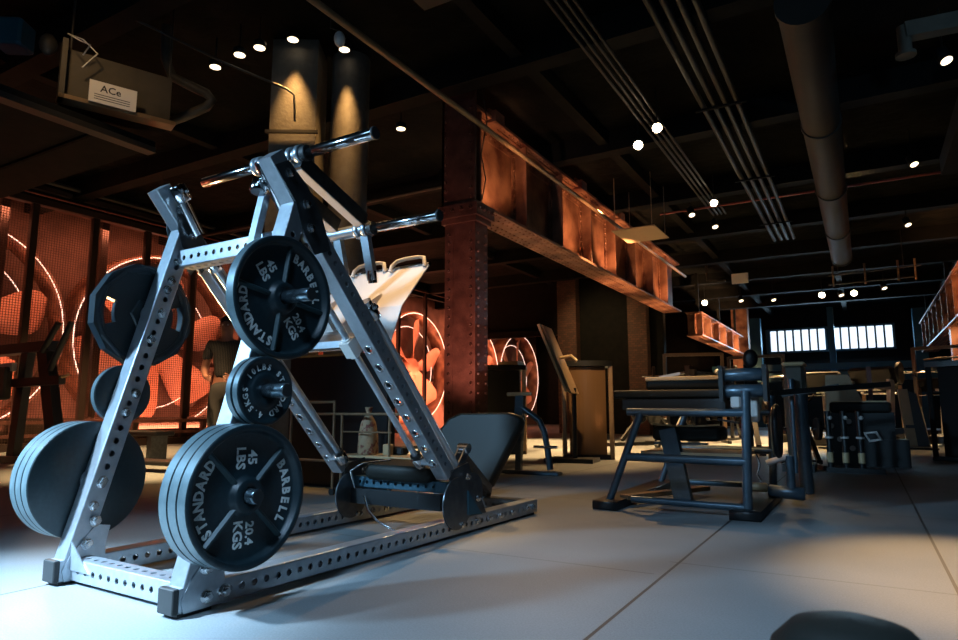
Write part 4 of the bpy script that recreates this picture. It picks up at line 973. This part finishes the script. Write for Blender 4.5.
slab(pad(None, .62, .45, .1), (.0, 0, .66), (1, 0, 0), (0, 1, 0), .12, .03).build('bench_pad', M['vinyl'], lp); MB().lohi((-.27, -.2, .72), (.27, .2, .735)).build('pad_bright_edge', M['wood'], lp)
MB().lohi((-.30, -.18, .30), (.33, .18, .60)).build('body', M['black'], lp); MB().lohi((-.30, -.2, 0), (.45, .25, .30)).build('base', M['black'], lp)
MB().prism([(-.36, .60), (-.34, 1.05), (-.1, 1.05), (.05, .70), (.05, .60)], (0, .1, 0), (1, 0, 0), (0, 0, 1), (0, -1, 0), .04).build('tan_panel', M['tan'], lp)
MB().bar((.12, .3, .6), (.12, .3, 1.15), .05, .05, (0, 1, 0)).build('mast', M['rust_dk'], lp)
for kk, (x, z) in enumerate(((-.30, .45), (-.22, .30), (-.12, .50), (-.32, .15), (-.10, .20))): MB().cyl((x, -.3, z), (x, -.22, z), .03, 10).build('knob', M['plate_steel'], lp)
kb = thing('hex_handle_rack', 'low black rack with pale loop handles in front of the long black bench', 'rack', (-.16, 7.75, 0))
MB().lohi((-.22, -.06, 0), (.30, .1, .05)).build('base', M['black'], kb)
for x in (-.18, -.04, .10):
    MB().cyl((x, 0, .05), (x, 0, .62), .028, 10).build('post', M['black'], kb); MB().cyl((x, -.04, .10), (x, -.04, .20), .032, 10).build('sleeve', M['wood'], kb)
    MB().cyl((x, -.02, .34), (x, -.02, .36), .04, 10).build('ring', M['plate_steel'], kb); MB().sphere((x + .02, -.03, .55), .022, 8).build('knob', M['plate_steel'], kb)
MB().path([(.14, -.05, .40), (.24, -.08, .41), (.28, -.06, .34), (.18, -.03, .32)], .014, 8, True).build('loop_handle', M['plate_steel'], kb)
# treadmills / bikes far right
def treadmill(label, loc, rz, tone='tan'):
    t = thing('treadmill', label, 'treadmill', loc, rz, 'cardio machines near the far windows')
    MB().lohi((-.38, 0, .05), (.38, 1.6, .2), bev=.02).build('deck', M['black'], t)
    for s in (-1, 1): MB().bar((s * .36, .2, .15), (s * .34, .05, 1.15), .07, .12, (0, 1, 0)).build('side_post', M[tone], t)
    MB().box((0, .0, 1.22), (.78, .12, .34), rx=-.4, bev=.03).build('console', M['black'], t)
    MB().cyl((-.34, .35, .98), (.34, .35, .98), .022, 10).build('handlebar', M['chrome'], t)
    for s in (-1, 1): MB().bar((s * .36, .02, 1.0), (s * .36, .55, 1.0), .04, .04).build('arm_rail', M['plate_steel'], t)
    MB().cyl((-.4, .05, .1), (.4, .05, .1), .05, 10).build('roller', M['black'], t)
    return t
tt = thing('tan_pillar_machine', 'slim tan-fronted leaning machine post beside the round black tower', 'exercise machine', (.62, 13.2, 0), radians(0))
MB().prism([(-.12, .98), (.02, .98), (.10, .03), (-.05, .03)], (0, 0, 0), (1, 0, 0), (0, 0, 1), (0, 1, 0), .25).build('tan_post', M['tan'], tt)
MB().prism([(.02, .95), (.14, .9), (.28, .0), (.10, .0)], (0, 0, 0), (1, 0, 0), (0, 0, 1), (0, 1, 0), .3).build('side_panel', M['black'], tt)
MB().lohi((-.05, -.006, .33), (.08, 0, .38)).build('badge', M['black'], tt)
MB().lohi((-.1, -.5, 0), (.35, .3, .03)).build('base', M['black'], tt)
MB().cyl((-.55, .1, .20), (-.48, .1, .20), .14, 20, bev=.01).build('wheel', M['black'], tt); MB().path([(-.56, .1 + .09 * cos(w), .20 + .09 * sin(w)) for w in [2 * pi * i / 16 for i in range(16)]], .015, 6, True).build('wheel_rim', M['acgrey'], tt)
MB().bar((-.5, .1, .2), (.0, .1, .3), .06, .1).build('frame', M['black'], tt)
for kk, (x, y, rz, lb) in enumerate(((.15, 13.6, 2.6, 'dark treadmill right behind the tan-fronted post'), (-.75, 14.8, 3.0, 'treadmill between the long black bench and the far windows'), (1.65, 15.2, 2.9, 'treadmill half hidden behind the round black tower'),
                              (.35, 16.9, 3.1, 'treadmill deep in the hall under the far beams'), (-1.2, 18.2, 3.2, 'treadmill farthest along below the first far window'), (1.5, 18.9, 2.8, 'treadmill farthest along below the second far window'))):
    treadmill(lb, (x, y, 0), rz, 'tan' if kk % 2 else 'plate_steel')
for kk, (x, y, rz, s, lb) in enumerate(((-2.3, 10.4, 2.8, 1.05, 'black seated press machine seen over the padded bench table'), (-1.6, 11.2, 3.4, 1.1, 'black seated machine with pale grips behind the bench rollers'),
                                        (-3.3, 12.2, 2.6, 1.0, 'dark seated machine between the bronze tower and the brick pier'), (-2.0, 9.3, 2.9, .95, 'dark seated machine right behind the bench rollers'),
                                        (-6.6, 11.5, 2.2, 1.0, 'dark machine in front of the opening to the fans'), (-5.6, 9.3, 2.0, .8, 'tan-lit seated machine beside the black shrouded tower'), (2.1, 12.6, 2.5, 1.1, 'dark seated machine behind the round black tower'))):
    plate_machine(lb, (x, y, 0), rz, s, 'black' if kk % 3 else 'darksteel')
def power_rack(label, loc, rz, tone):
    t = thing('barbell_rack', label, 'exercise machine', loc, rz, 'barbell racks in the middle of the hall')
    for sx in (-1, 1):
        MB().lohi((sx * .55 - .03, -.03, 0), (sx * .55 + .03, .03, 1.75)).build('upright', M[tone], t)
        MB().lohi((sx * .55 - .035, -.5, 0), (sx * .55 + .035, .5, .05)).build('foot', M['black'], t)
        MB().bar((sx * .55, .45, .04), (sx * .55, .03, .9), .04, .04).build('brace', M['darksteel'], t)
        MB().lohi((sx * .55 - .03, -.12, 1.22), (sx * .55 + .03, -.02, 1.26)).build('hook', M['chrome'], t)
        MB().cyl((sx * .74, -.08, 1.30), (sx * .80, -.08, 1.30), .20, 24, bev=.01).build('loaded_plate', M['rubber'], t)
    MB().lohi((-.55, -.03, 1.70), (.55, .03, 1.76)).build('top_bar', M[tone], t)
    MB().cyl((-1.0, -.08, 1.30), (1.0, -.08, 1.30), .016, 10).build('barbell', M['chrome'], t)
for kk, (x, y, rz, tn, lb) in enumerate(((-2.9, 13.4, .3, 'tan', 'barbell rack showing above the bench table, near the far amber girder'), (-1.9, 14.6, -.2, 'darksteel', 'barbell rack directly behind the bench rollers'),
                                         (1.35, 14.0, -.3, 'tan', 'barbell rack between the tan-fronted post and the round black tower'))):
    power_rack(lb, (x, y, 0), rz, tn)
# cross trainer in front of the cage at the left
xt = thing('dual_grip_machine', 'black machine with two raised grips in front of the wire cage', 'exercise machine', (-8.6, 4.15, 0), radians(10))
MB().bar((.05, 0, 1.35), (.42, 0, .0), .16, .12, (0, 1, 0)).build('mast', M['black'], xt); MB().bar((-.9, 0, 1.36), (.2, 0, 1.40), .18, .12).build('top_beam', M['black'], xt)
MB().bar((-.25, 0, 1.35), (-.35, 0, .0), .12, .1, (0, 1, 0)).build('rear_mast', M['black'], xt); MB().lohi((-.6, -.1, 0), (.7, .1, .08)).build('base', M['black'], xt)
MB().cyl((.12, -.1, 1.32), (.36, -.1, 1.66), .035, 10).build('grip', M['rubber'], xt); MB().cyl((.28, -.1, 1.1), (.58, -.1, 1.66), .035, 10).build('grip', M['rubber'], xt)
MB().bar((-.3, -.1, .95), (.5, -.1, .98), .08, .1).build('arm', M['black'], xt); MB().bar((-.8, -.12, 1.12), (-.3, -.12, 1.15), .06, .1).build('arm', M['plate_steel'], xt)
MB().box((-.42, -.15, .95), (.18, .1, .4), bev=.02).build('side_panel', M['acgrey'], xt); MB().cyl((.35, -.1, .98), (.6, -.1, 1.04), .018, 8).build('peg', M['wood'], xt)
for kk, (x, y, L, lb) in enumerate(((-8.6, 5.2, 1.7, 'low dark bench near the wire cage, nearest the machine with raised grips'), (-7.6, 6.6, 1.8, 'low dark bench near the wire cage behind the low plates'), (-6.4, 4.3, 1.0, 'low dark floor platform seen between the two frames'))):
    t = thing('low_bench', lb, 'bench', (x, y, 0), radians(5)); 
    MB().lohi((-L / 2, -.15, .30 if kk < 2 else .07), (L / 2, .15, .36 if kk < 2 else .11), bev=.01).build('bench_top', M['black'], t)
    for s in (-1, 1): MB().lohi((s * L * .42 - .04, -.12, 0), (s * L * .42 + .04, .12, .30 if kk < 2 else .07)).build('leg', M['darksteel'], t)
# low guard rails in front of the cage
gr = thing('guard_rail', 'low dark steel guard rail along the foot of the wire cage', 'rail', (-10.7, 4.0, 0))
for z in (.22, .42): MB().lohi((-.03, 0, z), (.03, 8.5, z + .05)).build('rail', M['rust_dk'], gr)
for y in (0, 2, 4, 6, 8.4): MB().lohi((-.04, y, 0), (.04, y + .08, .46)).build('post', M['rust_dk'], gr)

# ================================================================== PERSON
def skin_body(name, chains, mtl, parent=None, sub=2):
    verts = []; edges = []; rad = []; idx = {}
    for ch in chains:
        prev = None
        for (p, r) in ch:
            key = tuple(round(x, 4) for x in p)
            if key not in idx: idx[key] = len(verts); verts.append(p); rad.append(r)
            i = idx[key]
            if prev is not None and prev != i: edges.append((prev, i))
            prev = i
    me = bpy.data.meshes.new(name); me.from_pydata(verts, edges, []); o = bpy.data.objects.new(name, me); COL.objects.link(o)
    md = o.modifiers.new('skin', 'SKIN'); md.use_smooth_shade = True
    for i, r in enumerate(rad):
        sv = me.skin_vertices[0].data[i]; rr = r if isinstance(r, tuple) else (r, r); sv.radius = rr
        sv.use_root = (i == 0)
    m2 = o.modifiers.new('sub', 'SUBSURF'); m2.levels = sub; m2.render_levels = sub
    dg = bpy.context.evaluated_depsgraph_get(); m3 = bpy.data.meshes.new_from_object(o.evaluated_get(dg)); m3.name = name
    bpy.data.objects.remove(o); m3.materials.clear(); m3.materials.append(mtl)
    for p in m3.polygons: p.use_smooth = True
    ob = bpy.data.objects.new(name, m3); COL.objects.link(ob)
    if parent is not None: ob.parent = parent
    return ob
def person(label, loc, rz):
    t = thing('person', label, 'person', loc, rz)
    pel = (0, 0, .95)
    body = [[(pel, (.13, .10)), ((0, .01, 1.10), (.12, .09)), ((0, 0, 1.30), (.16, .10)), ((0, 0, 1.42), (.13, .08)), ((0, -.01, 1.50), (.055, .055)), ((0, -.02, 1.58), (.075, .085)), ((0, -.02, 1.67), (.085, .10)), ((0, -.01, 1.74), (.06, .07))]]
    for s in (-1, 1):
        body.append([(pel, (.13, .10)), ((s * .10, 0, .86), (.09, .09)), ((s * .11, -.01, .50), (.06, .065)), ((s * .11, .02, .12), (.04, .045)), ((s * .11, -.02, .05), (.04, .04)), ((s * .12, -.13, .035), (.035, .03))])
        el = (s * .27, .03, 1.12); wr = (s * .17, -.20, 1.02)
        body.append([((0, 0, 1.42), (.13, .08)), ((s * .17, 0, 1.43), (.065, .065)), (el, (.045, .045)), (wr, (.030, .030)), ((s * .13, -.26, 1.01), (.036, .022))])
        for f in range(5):
            o_ = V((s * (.125 - .0), -.27, 1.01)); dz = (f - 2) * .019
            if f == 4: pts = [o_ + V((0, .02, .02)), o_ + V((-s * .03, -.01, .045)), o_ + V((-s * .045, -.04, .05))]
            else: pts = [o_ + V((0, 0, dz * .6)), o_ + V((-s * .03, -.035 - .004 * (2 - abs(f - 1.5)), dz)), o_ + V((-s * .06, -.05, dz - .01))]
            body.append([((s * .13, -.26, 1.01), (.036, .022))] + [(tuple(p), .010 - .001 * i) for i, p in enumerate(pts)])
    skin_body('body', body, M['skin'], t, 2)
    sh_ = [[((0, 0, .97), (.155, .125)), ((0, .01, 1.12), (.145, .115)), ((0, 0, 1.30), (.185, .125)), ((0, 0, 1.43), (.14, .10)), ((0, 0, 1.47), (.075, .07))]]
    for s in (-1, 1): sh_.append([((0, 0, 1.43), (.14, .10)), ((s * .18, 0, 1.43), (.085, .08)), ((s * .25, .02, 1.22), (.070, .070))])
    skin_body('shirt', sh_, M['shirt'], t, 1)
    tr = [[((0, 0, 1.0), (.15, .12)), ((0, 0, .93), (.155, .125))]]
    for s in (-1, 1): tr.append([((0, 0, .93), (.155, .125)), ((s * .10, 0, .84), (.105, .105)), ((s * .11, -.01, .50), (.08, .085)), ((s * .11, .02, .10), (.065, .07))])
    skin_body('trousers', tr, M['trousers'], t, 1)
    h = MB().sphere((0, .015, 1.70), .108, 16, (.88, .98, .95)); h.build('hair', M['hair'], t)
    f = MB()
    for s in (-1, 1): f.sphere((s * .032, -.108, 1.665), .010, 8)
    f.build('eyes', M['white'], t)
    n = MB().add([(0, -.135, 1.63), (-.013, -.112, 1.625), (.013, -.112, 1.625), (0, -.112, 1.67)], [[0, 1, 2], [0, 3, 1], [0, 2, 3]]); n.build('nose', M['skin'], t)
    MB().bar((-.022, -.108, 1.60), (.022, -.108, 1.60), .008, .006).build('mouth', M['rust_dk'], t)
    for s in (-1, 1):
        slab([(-.045, -.18), (.045, -.18), (.05, .07), (-.05, .07)], (s * .115, -.01, .04), (1, 0, 0), (0, 1, 0), .08, .025).build('shoe', M['rubber'], t)
    return t
person('person in a dark pinstriped short-sleeved shirt standing behind the rack, arms bent', (-6.75, 5.35, 0), radians(35))
# ================================================================== FOREGROUND PAD
fp = thing('stool', 'low black padded round stool in front of everything, only its top edge showing', 'stool', (-.025, .715, 0))
prof = [(0.0, .001), (.0, .062), (.02, .075), (.05, .076), (.08, .068), (.098, .05), (.104, .03), (.106, .001)]
MB().lathe((0, 0, .335), (0, 0, 1), prof, 40).build('cushion', M['vinyl'], fp)
MB().cyl((0, 0, 0), (0, 0, .33), .04, 20).build('pedestal', M['black'], fp)
MB().cyl((0, 0, 0), (0, 0, .02), .13, 24).build('base', M['black'], fp)
